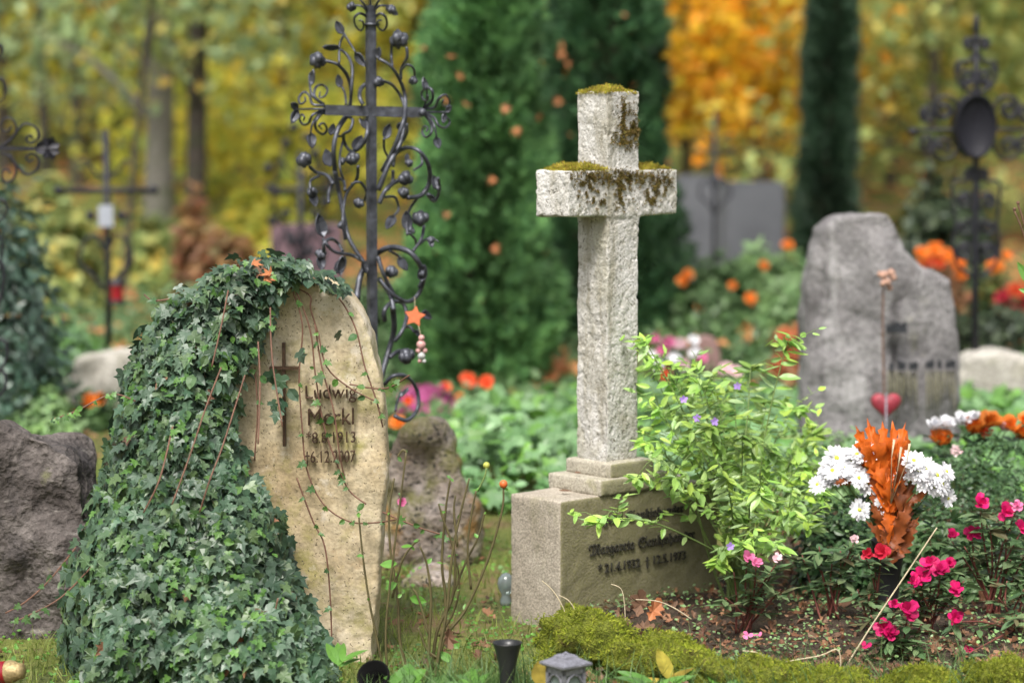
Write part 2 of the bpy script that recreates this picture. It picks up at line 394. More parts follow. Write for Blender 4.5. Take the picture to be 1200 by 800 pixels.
M['thuja_dark'] = leafmat('shaded thuja spray', [(.012, .038, .018), (.03, .085, .032), (.06, .14, .05), (.018, .05, .02)], rough=.6, trans=.15, spec=.3, noise_s=2.6, vlo=.35, vhi=1.6)
M['conifer'] = leafmat('dark conifer spray', [(.014, .034, .018), (.022, .052, .026), (.035, .07, .033)], rough=.6, trans=.1, noise_s=1.6)
M['darkbush'] = leafmat('dark bluish bush leaf', [(.02, .05, .03), (.04, .085, .055), (.09, .14, .11)], rough=.35, trans=.1, spec=.6)
M['midbush'] = leafmat('mid green bush leaf', [(.04, .09, .03), (.08, .15, .05), (.12, .2, .08)], rough=.45, trans=.25)
def crownmat(name, cols): return leafmat(name, cols, rough=.5, trans=.5, spec=.3, noise_s=.8, vlo=.6, vhi=1.65)
M['c_yg'] = crownmat('yellow green autumn leaf', [(.46, .50, .08), (.62, .57, .09), (.36, .46, .10), (.74, .54, .06), (.22, .33, .07)])
M['c_gold'] = crownmat('golden autumn leaf', [(.78, .40, .02), (.62, .42, .03), (.80, .28, .02), (.42, .38, .04), (.85, .54, .03)])
M['c_olive'] = crownmat('olive green leaf', [(.20, .27, .09), (.33, .39, .13), (.13, .19, .07), (.46, .48, .17), (.58, .40, .08)])
M['c_orange'] = crownmat('orange autumn leaf', [(.78, .24, .04), (.60, .30, .04), (.78, .18, .05), (.36, .30, .06), (.68, .42, .06)])
M['c_dark'] = crownmat('shaded green leaf', [(.05, .10, .035), (.09, .16, .05), (.18, .22, .06), (.4, .28, .05)])
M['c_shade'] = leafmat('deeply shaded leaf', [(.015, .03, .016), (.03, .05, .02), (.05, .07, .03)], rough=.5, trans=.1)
M['c_haze'] = crownmat('haze-paled yellow green leaf', [(.66, .70, .28), (.78, .76, .26), (.54, .62, .26), (.84, .76, .32)])  # soft haze glow of the far wood, put into a paler leaf colour
M['c_rust'] = crownmat('rust red leaf', [(.36, .14, .07), (.26, .15, .1), (.42, .24, .1), (.2, .18, .09)])
M['c_sage'] = crownmat('grey green leaf', [(.34, .44, .24), (.24, .34, .16), (.46, .52, .3)])
M['bark'] = stonemat('dark bark', [(.04, .033, .028), (.085, .07, .06)], scale=12, bump=1, bscale=30, patch=[((.05, .06, .03), 4, .5, .7, 2)])
M['greybark'] = stonemat('smooth grey bark', [(.17, .155, .14), (.25, .235, .21)], scale=6, bump=.5, bscale=20, patch=[((.12, .14, .08), 3, .5, .7, 2)])
M['dead'] = leafmat('fallen brown leaf', [(.13, .06, .035), (.24, .11, .055), (.08, .045, .03), (.32, .17, .09), (.12, .08, .06)], rough=.7, trans=.15)
M['deadorange'] = leafmat('fallen orange leaf', [(.5, .2, .06), (.42, .15, .06), (.55, .26, .1)], rough=.6, trans=.25)
M['orangeleaf'] = leafmat('bright orange dried leaf', [(.50, .085, .008), (.60, .13, .012), (.34, .055, .01)], rough=.45, trans=.3, noise_s=30)
M['rustleaf'] = leafmat('rust brown dried leaf', [(.15, .04, .012), (.24, .065, .015)], rough=.5, trans=.2, noise_s=30)
M['magenta'] = leafmat('magenta petal', [(.55, .006, .10), (.62, .012, .15), (.42, .005, .08)], rough=.5, trans=.3, noise_s=30)
M['red'] = leafmat('red petal', [(.6, .015, .05), (.7, .03, .07)], rough=.5, trans=.3)
M['pink'] = leafmat('pink petal', [(.75, .15, .35), (.8, .25, .45)], rough=.5, trans=.3)
M['palepink'] = leafmat('pale pink petal', [(.8, .5, .55), (.85, .65, .68)], rough=.5, trans=.3)
M['white'] = leafmat('white petal', [(.8, .8, .82), (.84, .83, .85), (.74, .75, .8)], rough=.5, trans=.3, noise_s=40)
M['yellowcentre'] = plainmat('yellow green flower centre', (.42, .45, .05), .7, 0, .3, 600)
M['orange'] = leafmat('orange petal', [(.8, .2, .02), (.82, .26, .04), (.72, .13, .01)], rough=.45, trans=.3)
M['redorange'] = leafmat('red orange petal', [(.8, .09, .03), (.85, .14, .05)], rough=.45, trans=.3)
M['violet'] = leafmat('violet petal', [(.35, .2, .65), (.45, .3, .7)], rough=.5, trans=.3)
M['heather'] = leafmat('purple heather', [(.38, .06, .2), (.5, .12, .3), (.3, .05, .16)], rough=.6, trans=.3)
M['blackplastic'] = plainmat('black plastic', (.018, .019, .02), .35, 0, .2)
M['zinc'] = plainmat('grey cast metal', (.2, .2, .23), .5, .35, .3, 120, .4)
M['glass'] = plainmat('smoky green glass', (.30, .36, .36), .08, 0, .15, 20, .0, .55, .6)
M['candlered'] = plainmat('red candle cup', (.30, .01, .02), .2, 0, .2, 20, 0, .2, .6, .5)
M['gold'] = plainmat('dull gold lid', (.33, .25, .12), .5, .4, .35, 150, .5)
M['heart'] = plainmat('faded red heart', (.25, .03, .045), .5, 0, .3, 60, .3)
M['terracotta'] = plainmat('terracotta', (.62, .17, .07), .7, 0, .15, 150, .2)
M['bead'] = plainmat('pink glazed bead', (.5, .28, .26), .4, 0, .3, 100)
M['beadgrey'] = plainmat('pale grey bead', (.45, .46, .44), .4, 0, .3, 100)
M['whiteplate'] = plainmat('white enamel plate', (.30, .32, .37), .5, 0, .1)
M['ink'] = plainmat('blackened lettering', (.03, .028, .02), .9, 0, .3)
M['letterdark'] = plainmat('dark metal lettering', (.03, .033, .038), .6, .3)
M['oval'] = plainmat('dark enamel plate', (.012, .012, .017), .55, .1, .2, spec=.2)
M['core'] = stonemat('shaded twig tangle', [(.02, .02, .012), (.05, .045, .025)], scale=30, bump=1, bscale=60)  # plant cores coloured as deep shade, so gaps between leaves read dark

# ------------------------------------------------------------------ light
w = bpy.data.worlds.new('World'); SC.world = w; w.use_nodes = True
N = w.node_tree.nodes; L = w.node_tree.links; N.clear()
sky = N.new('ShaderNodeTexSky'); sky.sky_type = 'NISHITA'; sky.sun_disc = False
SUN_EL, SUN_AZ = R(56), R(194)      # azimuth clockwise from +Y: behind the camera to the left
sky.sun_elevation = SUN_EL; sky.sun_rotation = SUN_AZ; sky.dust_density = 6; sky.air_density = 1.2; sky.ozone_density = .6
hs = N.new('ShaderNodeHueSaturation'); hs.inputs['Saturation'].default_value = .35
bg = N.new('ShaderNodeBackground'); bg.inputs[1].default_value = .125; ow = N.new('ShaderNodeOutputWorld')
L.new(sky.outputs[0], hs.inputs['Color']); L.new(hs.outputs[0], bg.inputs[0]); L.new(bg.outputs[0], ow.inputs[0])
sl = bpy.data.lights.new('sun', 'SUN'); sl.energy = 2.3; sl.angle = R(14); sl.color = (1, .96, .9)
so = bpy.data.objects.new('sun', sl); COL.objects.link(so)
d = Vector((math.sin(SUN_AZ)*math.cos(SUN_EL), math.cos(SUN_AZ)*math.cos(SUN_EL), math.sin(SUN_EL)))
so.rotation_euler = d.to_track_quat('Z', 'Y').to_euler()
SC.view_settings.view_transform = 'Standard'; SC.view_settings.look = 'None'; SC.view_settings.exposure = .78; SC.view_settings.gamma = 1
SC.cycles.max_bounces = 6; SC.cycles.diffuse_bounces = 3; SC.cycles.transparent_max_bounces = 4
SC.cycles.use_adaptive_sampling = True; SC.cycles.adaptive_threshold = .02
SC.cycles.use_denoising = True

# ------------------------------------------------------------------ ground
def gz(x, y):
    z = .02*nz((x, y, 0), .9, 1)+.008*nz((x, y, 0), 5, 2)
    if y > 30: z += (y-30)*.17
    return z
def ground():
    ys = np.concatenate([np.linspace(-3, 5, 9), np.linspace(5.2, 14, 90), np.linspace(14.5, 34, 40), np.linspace(36, 120, 30)])
    xs = np.concatenate([np.linspace(-60, -5, 24), np.linspace(-4.6, 4.6, 93), np.linspace(5, 60, 24)])
    V = [(x, y, gz(x, y)) for y in ys for x in xs]; nx = len(xs)
    Fc = np.array([(j*nx+i, j*nx+i+1, (j+1)*nx+i+1, (j+1)*nx+i) for j in range(len(ys)-1) for i in range(nx-1)])
    m = stonemat('lawn and leaf litter ground', [(.05, .06, .02), (.11, .13, .03), (.17, .19, .05)], scale=1.3, bump=.6, bscale=30,
        patch=[((.15, .10, .05), 1.6, .52, .62, 3), ((.09, .065, .035), 5, .55, .66, 8)])
    tag(mesh_np('ground', V, Fc, m, smooth=True), kind='structure')
ground()
def soil_z(x, y):
    return .035+.018*nz((x, y, 0), 4, 5)+.01*nz((x, y, 0), 14, 6)
BED = [(.12, 5.70), (.3, 5.60), (.5, 5.50), (.75, 5.43), (3.2, 5.42), (3.2, 9.0), (1.0, 9.0), (.72, 7.0), (.33, 6.6), (.13, 6.1)]
def soil():
    xs = np.arange(.0, 3.2, .03); ys = np.arange(5.35, 9.0, .03)
    X, Y = np.meshgrid(xs, ys); pts = np.stack([X.ravel(), Y.ravel()], 1)
    ins = inpoly(pts[:, 0], pts[:, 1], BED); ed = edgedist(pts, BED)
    V = [(p[0], p[1], (soil_z(*p) if i else -.05) - (.05*max(0, 1-e/.06) if i else 0)) for p, i, e in zip(pts, ins, ed)]
    nx = len(xs); ny = len(ys)
    Fc = np.array([(j*nx+i, j*nx+i+1, (j+1)*nx+i+1, (j+1)*nx+i) for j in range(ny-1) for i in range(nx-1)])
    tag(mesh_np('soil_bed', V, Fc, M['soil'], smooth=True), kind='structure')
soil()

def stuff(name, V, Fc, mat):
    o = mesh_np(name, V, Fc, mat); o['kind'] = 'stuff'; return o
# lawn blades
def lawn():
    n = 44000
    y = 5.0+(10-5.0)*U(0, 1, n)**1.5; x = U(-1, 1, n)*y*.24
    keep = ~(inpoly(x, y, BED)); x, y = x[keep], y[keep]
    x = x[:]; z = np.array([gz(a, b) for a, b in zip(x, y)]); pos = np.stack([x, y, z-.004], 1); n = len(x)
    up = rnd(n, .35)+[0, 0, 1]; side = rnd(n); side[:, 2] *= .2
    V, Fc = scatter([T_blade(.09, .5), T_blade(.06, .2)], pos, side, up, U(.02, .055, n))
    stuff('grass', V, Fc, M['grass'])
lawn()
def tufts():
    P0 = []
    for cx, cy, nn, r in [(590, 800, 500, .10), (560, 790, 260, .07), (760, 800, 260, .12), (860, 790, 200, .12), (940, 800, 240, .12), (1060, 800, 260, .15), (480, 800, 200, .1), (1160, 800, 200, .12), (640, 755, 160, .06), (520, 800, 200, .08)]:
        D = 5.35 if cy > 780 else 5.6
        c = P(cx, cy, D); c[2] = gz(c[0], c[1])
        q = c+rnd(nn, r)*[1, .6, 0]; P0.append(q)
    pos = np.concatenate(P0); n = len(pos); pos[:, 2] = [gz(a, b) for a, b in pos[:, :2]]
    V, Fc = scatter([T_blade(.04, .7), T_blade(.03, .3)], pos, rnd(n)*[1, 1, .2], rnd(n, .35)+[0, 0, 1], U(.05, .14, n))
    stuff('grass', V, Fc, M['darkgrass'])
tufts()

# ------------------------------------------------------------------ solid stones from an outline in the picture
def slab(name, outline, D, depth, mat, voxel, rough, parent=None, plan=None, extra=None, zmin=None, taper=0.0, edge_fn=None):
    """outline: (px,py) points; extruded backwards by depth (metres); plan(px)->extra depth offset of the front"""
    pts = [P(x, y, D) for x, y in outline]
    n = len(pts); V = []; c = np.mean(pts, 0)
    for p in pts:
        V.append((p[0], D, p[2]))
    for p in pts:
        q = c+(p-c)*(1-taper); V.append((q[0], D+depth, min(q[2], p[2]) if taper else q[2]))
    # walls and caps through bmesh triangulation
    bm = bmesh.new(); vs = [bm.verts.new(v) for v in V]
    f1 = bm.faces.new(vs[:n]); f2 = bm.faces.new(vs[n:][::-1])
    for i in range(n):
        j = (i+1) % n; bm.faces.new((vs[i], vs[n+i], vs[n+j], vs[j]))
    bmesh.ops.triangulate(bm, faces=[f1, f2]); bmesh.ops.recalc_face_normals(bm, faces=bm.faces[:])
    me = bpy.data.meshes.new(name); 
    off = parent_loc(parent) if parent else Vector((0, 0, 0))
    for v in bm.verts: v.co -= off
    bm.to_mesh(me); bm.free(); me.materials.append(mat)
    o = bpy.data.objects.new(name, me); link(o, parent)
    remesh(o, voxel)
    if plan:
        for v in o.data.vertices:
            X = v.co.x+off.x; Y = v.co.y+off.y
            px = 600+X/D*F
            v.co.y += plan(px)
        o.data.update()
    # soften the corners: a few smoothing passes
    bm = bmesh.new(); bm.from_mesh(o.data)
    for _ in range(edge_fn or 4): bmesh.ops.smooth_vert(bm, verts=bm.verts[:], factor=.5, use_axis_x=True, use_axis_y=True, use_axis_z=True)
    bm.normal_update(); bm.to_mesh(o.data); bm.free()
    roughen(o, rough)
    return o

# ---- left headstone under ivy
HD = 5.80
hs_t = thing('headstone', 'yellow sandstone gravestone with bronze lettering and small metal cross, half buried in ivy', 'gravestone', P(350, 770, HD+.1)*[1, 1, 0])
HS_OUT = [(225, 850), (222, 600), (228, 480), (245, 400), (270, 350), (310, 326), (350, 322), (380, 330), (403, 345), (422, 368), (436, 400), (446, 440), (452, 500), (451, 560), (447, 620), (443, 690), (438, 760), (434, 850)]
slab('stone', HS_OUT, HD, .16, M['sand'], .0075, [(.010, 5, 1), (.006, 14, 2), (.003, 45, 3)], hs_t)
def text_mesh(name, txt, mat, parent, origin, ex, ez, height, width=None, depth=.004, align='LEFT', bevel=0, off=0.0, shear=0, rm=0):
    cu = bpy.data.curves.new(name, 'FONT'); cu.body = txt; cu.extrude = .5*depth/height; cu.align_x = align; cu.size = 1.0; cu.offset = off
    cu.resolution_u = 3; cu.shear = shear
    to = bpy.data.objects.new(name, cu); COL.objects.link(to)
    dg = bpy.context.evaluated_depsgraph_get(); dg.update()
    me = bpy.data.meshes.new_from_object(to.evaluated_get(dg)); bpy.data.objects.remove(to)
    me.name = name
    n = len(me.vertices); co = np.empty(n*3, np.float32); me.vertices.foreach_get('co', co); co = co.reshape(-1, 3).astype(float)
    cap = .70; w0 = co[:, 0].max()-co[:, 0].min(); x0 = co[:, 0].min() if align == 'LEFT' else (co[:, 0].max()+co[:, 0].min())/2
    sy = height/cap; sx = (width/w0) if width else sy
    ex = np.array(ex, float); ez = np.array(ez, float); ny = -np.cross(ez, ex); ny = np.cross(ex, ez)
    co2 = np.array(origin)+np.outer((co[:, 0]-x0)*sx, ex)+np.outer(co[:, 1]*sy, ez)+np.outer(co[:, 2]*height, ny)
    co2 -= np.array(parent_loc(parent))
    me.vertices.foreach_set('co', co2.astype(np.float32).ravel()); me.update(); me.materials.append(mat)
    o = link(bpy.data.objects.new(name, me), parent)
    if rm: remesh(o, rm)
    return o
for txt, x0, y0, x1, h in [('Ludwig', 358, 467, 418, 16), ('Merkl', 361, 498, 415, 20), ('*8.8.1913', 359, 519, 417, 13), ('†6.12.2007', 357, 542, 417, 14)]:
    a = P(x0, y0, HD-.014); text_mesh('lettering', txt, M['bronze'], hs_t, a, (1, .0, .02), (0, 0, 1), h/ppm(HD), (x1-x0)/ppm(HD), .011, off=.0, rm=.0011)
m_ = MB(); k_ = 1/ppm(HD)
a = P(333, 462, HD-.016); m_.box(a, (3.6*k_, .018, 122*k_)); m_.build('metal_cross', M['bronze'], hs_t, False)
m_ = MB(); a = P(333, 431, HD-.016); m_.box(a, (34*k_, .024, 3.4*k_)); m_.build('metal_cross_bar', M['bronze'], hs_t, False)

# ---- stone cross
PSI = R(42); EX = np.array([math.cos(PSI), math.sin(PSI), 0]); EY = np.array([-math.sin(PSI), math.cos(PSI), 0]); EZ = np.array([0, 0, 1.])
C0 = P(711, 540, 6.42)*[1, 1, 0]
sc_t = thing('stone_cross', 'weathered pale stone cross with mossy arms on a stepped inscribed plinth', 'grave cross', C0)
def cbox(name, cx, cy, w_, d_, z0, z1, mat, voxel=.007, rough=((.002, 20, 1), (.0012, 60, 2)), sm=2):
    m = MB()
    for (bx, by, bw, bd, b0, b1) in (cx if isinstance(cx, list) else [(cx, cy, w_, d_, z0, z1)]):
        c = C0+EX*bx+EY*by+EZ*(b0+b1)/2; m.box(c, (bw, bd, b1-b0), EX, EY, EZ)
    o = m.build(name, mat, sc_t)
    remesh(o, voxel)
    bm = bmesh.new(); bm.from_mesh(o.data)
    for _ in range(sm): bmesh.ops.smooth_vert(bm, verts=bm.verts[:], factor=.5, use_axis_x=True, use_axis_y=True, use_axis_z=True)
    bm.normal_update(); bm.to_mesh(o.data); bm.free()
    return o
PW, PD, PX, PY = .60, .19, .04, .0
o = cbox('plinth', PX, PY, PW, PD, -.1, .338, M['plinth'], .008); roughen(o, [(.003, 6, 1), (.002, 30, 2)])
o = cbox('step', .02, 0, .28, .205, .336, .378, M['steps'], .006); roughen(o, [(.002, 12, 1), (.001, 50, 2)])
o = cbox('step', .012, 0, .165, .175, .374, .418, M['steps'], .006); roughen(o, [(.002, 12, 3), (.001, 50, 2)])
SW, SD_ = .118, .116
def crossrough(co, no):
    w = co+np.array([C0[0], C0[1], 0]); a = 0
    # eroded left edge of the shaft
    if no@EX < -.2 and co[2] < 1.07: a += -.006*abs(nz(w, 26, 8))-.007*max(0, nz(w, 11, 4))
    v = noise.noise(Vector(w)*95); 
    if v > .22: a -= .0022*(v-.22)*4
    return a
o = cbox('cross_body', [(0, 0, SW, SD_, .41, 1.075), (0, .0, SW*.99, SD_, 1.06, 1.395), (0.0, 0, .405, .124, 1.068, 1.19)], 0, 0, 0, 0, 0, M['cross'], .0045, sm=2)
roughen(o, [(.004, 9, 1), (.0016, 40, 2), (.0008, 110, 5)], fn=crossrough)
# inscription on the front of the plinth
fr = C0+EX*PX+EY*(PY-PD/2)-EY*.0035
def frak(s):
    out = ''
    for ch in s:
        if 'A' <= ch <= 'Z': out += {'C': '\u212d', 'H': '\u210c', 'I': '\u2111', 'R': '\u211c', 'Z': '\u2128'}.get(ch, chr(0x1D504+ord(ch)-65))
        elif 'a' <= ch <= 'z': out += chr(0x1D51E+ord(ch)-97)
        else: out += ch
    return out
for txt, z, wd, hh in [(frak('Felix Sankjohanser'), .262, .31, .024), (frak('Margareta Sankjohanser'), .183, .40, .028), ('* 21.4.1932  † 12.5.1973', .132, .33, .024)]:
    text_mesh('inscription', txt, M['ink'], sc_t, fr+EZ*z, EX, EZ, hh, wd, .004, 'CENTER', off=.003)
# moss pads
def mosspad(name, fn_pts, n, mat, size, parent):
    pos, nrm = fn_pts(n)
    tip = nrm+rnd(n, .45)
    V, Fc = scatter([T_quad(.35, .1), T_blade(.25, .3)], pos, rnd(n), tip, U(size*.5, size*1.3, n))
    return mesh_np(name, V, Fc, mat, parent)
def pad_top(x0, x1, z, dep, hgt):
    def f(n):
        u = U(0, 1, n); v = U(-.5, .5, n); x = x0+(x1-x0)*u
        h = hgt*np.sin(math.pi*np.clip(u, 0, 1))**.6*np.sqrt(np.clip(1-(2*v)**2*.7, 0, 1))*U(.1, 1, n)
        h *= .6+.5*np.array([nz((a*30, b*6, z), 1, 3)+.6 for a, b in zip(x, v)])
        p = C0+np.outer(x, EX)+np.outer(v*dep, EY)+np.outer(z+h, EZ)
        return p, np.tile([0, 0, 1.], (n, 1))+np.outer(v, EY)*1.2
    return f
mosspad('moss', pad_top(-.190, -.045, 1.186, .125, .026), 3800, M['crossmoss'], .008, sc_t)
mosspad('moss', pad_top(.055, .185, 1.186, .12, .022), 3000, M['crossmoss'], .008, sc_t)
mosspad('moss', pad_top(-.064, .054, 1.388, .118, .024), 3200, M['crossmoss'], .008, sc_t)
def pad_face(blobs, thr=.0):
    def f(n):
        X = []; k = 0
        while len(X) < n and k < n*60:
            k += 1; b = blobs[random.randrange(len(blobs))]
            x = random.gauss(b[0], b[2]); z = random.gauss(b[1], b[3])
            q = noise.noise(Vector((x*75, z*60, 3)))+.5*noise.noise(Vector((x*180, z*150, 9)))
            if q < thr: continue
            if not (-.198 < x < .198) : continue
            if z < 1.07 or z > 1.39: continue
            if z > 1.19 and not (-.054 < x < .054): continue
            dd = -.0635 if z < 1.19 else -.0605
            X.append(C0+EX*x+EY*(dd-.001)+EZ*z)
        return np.array(X), np.tile(-EY, (len(X), 1))
    return f
def padface(blobs, n, mat, size, thr):
    pos, nrm = pad_face(blobs, thr)(n); n = len(pos)
    V, Fc = scatter([T_quad(.5, .1)], pos, nrm+rnd(n, .7), nrm*.5+rnd(n, .7)+[0, 0, -.4], U(size*.6, size*1.3, n))
    return mesh_np('moss_patch', V, Fc, mat, sc_t)
padface([(.02, 1.285, .020, .018), (.01, 1.27, .03, .012), (.035, 1.30, .012, .02), (-.003, 1.335, .004, .02)], 1500, M['crossmossdark'], .007, -.05)
padface([(-.14, 1.16, .03, .018), (-.08, 1.15, .06, .022), (-.10, 1.12, .06, .02), (-.085, 1.172, .08, .008), (.05, 1.14, .09, .03)], 1900, M['crossmossdark'], .005, .30)
padface([(0, 1.178, .12, .006), (-.1, 1.172, .05, .01)], 1000, M['crossmossdark'], .006, -.1)
padface([(0, 1.30, .03, .04), (0, 1.36, .03, .02)], 260, M['crossmossdark'], .005, .35)
padface([(-.018, 1.15, .007, .02), (-.012, 1.12, .006, .02), (0, 1.17, .02, .008)], 700, M['crossmossdark'], .006, -.15)
padface([(.115, 1.15, .025, .02), (.10, 1.115, .01, .018), (.15, 1.16, .02, .015), (.03, 1.168, .05, .008)], 1500, M['crossmossdark'], .006, .03)

# ---- grey rough headstone on the right
GD = 8.6
gh = thing('headstone', 'grey rough granite gravestone with slanting broken top and dark lettering above green algae', 'gravestone', P(1040, 560, GD+.15)*[1, 1, 0])
GO = [(948, 620), (946, 490), (945, 460), (950, 400), (951, 340), (958, 300), (968, 274), (985, 258), (1010, 251), (1040, 251), (1053, 264), (1058, 280), (1070, 302), (1085, 313), (1110, 324), (1122, 332), (1127, 380), (1133, 420), (1134, 480), (1136, 620)]
GF = lambda px: (max(0, (1036-px))/F*GD*.7 if px < 1036 else (px-1036)/F*GD*.5)
slab('stone', GO, GD, .17, M['greystone'], .011, [(.022, 4, 1), (.012, 11, 2), (.005, 32, 3)], gh, plan=GF, edge_fn=2)
def gp(px, py, off=.02): q = P(px, py, GD+GF(px)); q = q.copy(); q[1] -= off; return q
def strokes(x0, x1, y, h, widths):
    m = MB(); x = x0; i = 0
    while x < x1:
        wv = widths[i % len(widths)]; hh = h*(.8+.4*((i*7) % 5)/5)
        if wv > 0: m.box(gp(x+wv/2, y-hh/2+h/2, .032), (wv/ppm(GD), .03, hh/ppm(GD)))
        x += abs(wv)+1.4; i += 1
    m.build('lettering', M['letterdark'], gh, False)
strokes(1037, 1058, 383, 11, [4, 3, 5, 2, 4]); strokes(1041, 1072, 427, 10, [4, -3, 3, 4, -2, 5, 3, 4]); strokes(1084, 1118, 425, 10, [4, 3, -2, 4, -3, 4, 5, 3])
m = MB(); m.box(gp(1048, 386, .03), (20/ppm(GD), .02, 6/ppm(GD))); m.build('lettering_bar', M['letterdark'], gh, False)
# algae below the letters, a thin crust
m = MB()
for x0 in list(range(1040, 1074, 4))+list(range(1085, 1120, 4)):
    ln = random.uniform(25, 70); a = gp(x0, 434, .026); b = gp(x0+random.uniform(-1, 1), 434+ln, .026)
    m.tube([a, (a+b)/2, b], [.004, .004, .001], 5)
m.build('algae_streaks', M['algae'], gh)

# ---- rocks and boulders
def rock(label, outline, D, depth, mat, voxel=.012, rough=None, name='boulder', cat='rock', base=None, sm=8):
    c = np.mean([P(x, y, D) for x, y in outline], 0); c[1] = D+depth/2; c[2] = 0
    o = slab(name, outline, D, depth, mat, voxel, rough or [(.05, 4, 1), (.025, 10, 2), (.01, 28, 3)], None, taper=.25, edge_fn=sm)
    # bring the origin to the base
    for v in o.data.vertices: v.co -= Vector(c)
    o.location = tuple(c); return tag(o, label, cat)
rock('pinkish grey mossy rock standing between the ivy gravestone and the stone cross', [(440, 700), (446, 560), (456, 516), (470, 503), (492, 506), (512, 500), (528, 520), (534, 540), (541, 570), (551, 610), (552, 670), (540, 700)], 7.15, .32, M['rock'], .011, [(.07, 4, 6), (.045, 9, 2), (.016, 24, 3)], sm=4)
rock('large dark purplish rock at the left edge beside the ivy', [(-60, 800), (-60, 500), (-10, 500), (30, 505), (62, 516), (92, 540), (104, 575), (100, 640), (90, 720), (70, 800)], 6.05, .4, M['darkrock'], .012)
rock('pale rounded boulder in front of the far iron cross with white plate', [(62, 500), (65, 445), (85, 420), (120, 408), (150, 410), (170, 425), (180, 500)], 11.0, .5, M['palerock'], .025, sm=10)
rock('pale grey boulder under the oval plaque cross', [(1110, 520), (1122, 440), (1130, 420), (1150, 411), (1180, 412), (1205, 420), (1230, 440), (1240, 520)], 10.4, .45, M['palerock'], .02, [(.03, 4, 4), (.012, 12, 2)], sm=8)
rock('small pale grey stone beyond the green ground cover', [(622, 480), (624, 464), (634, 459), (648, 459), (657, 466), (658, 480)], 11.6, .12, M['palerock'], .012, [(.01, 9, 4)], sm=4)
rock('rounded red brown headstone behind the pink and white flowers', [(800, 470), (802, 415), (812, 396), (828, 390), (840, 396), (846, 415), (848, 470)], 11.5, .12, M['redstone'], .012, [(.003, 9, 4)], name='headstone', cat='gravestone', sm=3)
rock('low weathered grave slab leaning behind the small ferns near the left bush', [(120, 470), (124, 452), (150, 447), (176, 452), (180, 470)], 10.2, .2, M['palerock'], .02, [(.01, 9, 4)], sm=4) if False else None

# ---- far headstones
def farstone(label, px0, px1, pt, D, depth, mat, yaw=0, arch=False):
    o0 = [(px0, 0), (px0, 0)]
    a = P(px0, pt, D); b = P(px1, pt, D); wd = b[0]-a[0]; h = a[2]-gz(a[0], D)
    m = MB(); cx = (a[0]+b[0])/2
    cs, sn = math.cos(yaw), math.sin(yaw)
    bm = bmesh.new(); bmesh.ops.create_cube(bm, size=1)
    for v in bm.verts: v.co.x *= wd; v.co.y *= depth; v.co.z = (v.co.z+.5)*h-.05*(v.co.z < 0)
    bmesh.ops.bevel(bm, geom=bm.edges[:], offset=.02, segments=2, affect='EDGES')
    me = bpy.data.meshes.new('headstone'); bm.to_mesh(me); bm.free(); me.materials.append(mat)
    o = bpy.data.objects.new('headstone', me); o.location = (cx, D, gz(cx, D)); o.rotation_euler = (0, 0, yaw); link(o)
    m = MB(); m.box((cx, D, gz(cx, D)+.02), (wd*1.1, depth*1.8, .09)); m.build('base', mat, o, False)
    return tag(o, label, 'gravestone')
rock('flat grey stone slab sunk in the lawn between the pinkish rock and rose twigs', [(468, 700), (470, 682), (490, 676), (520, 676), (533, 682), (535, 700)], 6.75, .28, M['rock'], .012, [(.01, 9, 4)], name='flat_stone', sm=4)
farstone('wide blue grey granite headstone far behind the shrubs, right of the stone cross', 846, 918, 213, 19, .2, M['slategrey'], R(8))
farstone('tall blue grey headstone block directly behind the thin dark far cross', 790, 846, 205, 20.5, .2, M['slategrey'], R(-5))
farstone('dark red brown headstone far behind the rose iron cross', 318, 400, 262, 16.5, .2, M['purplestone'], R(10))
# ------------------------------------------------------------------ rose iron cross
ID = 6.75
rc = thing('iron_cross', 'tall wrought iron grave cross with climbing rose vines and scrolls behind the ivy gravestone', 'iron cross', P(436, 640, ID)*[1, 1, 0])
def z3(x, y): return (x/4+330, y/4)
def z4(x, y): return (x/4+330, y/4+150)
def z5(x, y): return (x/4+370, y/4+300)
def ironline(zf, pts, r=3.0, r2=None, dz=0.0, taper=True):
    out = []
    n = len(pts)
    for i, (x, y) in enumerate(pts):
        px, py = zf(x, y); q = P(px, py, ID); q[1] += dz+.035*math.sin(i*1.3+pts[0][0]*.05); out.append(q)
    r2 = r if r2 is None else r2
    return out, [(r+(r2-r)*i/(n-1))/2/ppm(ID) for i in range(n)]
mb = MB(); a = P(435, 28, ID); b = P(437, 640, ID)
mb.box(((a[0]+b[0])/2, ID, (a[2]+0)/2), (9.6/ppm(ID), 9.6/ppm(ID), a[2]+.1), (math.cos(.5), math.sin(.5), 0), (-math.sin(.5), math.cos(.5), 0))
mb.build('upright_bar', M['iron'], rc, False)
mb = MB(); a = P(381, 129, ID-.03); b = P(494, 132, ID+.03); e = norm((b-a)[None])[0]
mb.box((a+b)/2, (np.linalg.norm(b-a), .02, 12/ppm(ID)), e, np.cross([0, 0, 1], e)); mb.build('cross_bar', M['iron'], rc, False)
mb = MB(); mb.box(P(435, 29, ID), (15/ppm(ID), 15/ppm(ID), 3/ppm(ID)), (math.cos(.5), math.sin(.5), 0), (-math.sin(.5), math.cos(.5), 0))
mb.blob(P(381, 130, ID), 5/ppm(ID)); mb.blob(P(495, 132, ID), 5/ppm(ID)); mb.build('collar', M['iron'], rc)
def scroll(zf, v, r0=3.8):
    q = MB(); p, r = ironline(zf, v, r0, 2.2); q.tube(p, r, 6, sub=4); q.build('scroll', M['iron'], rc)
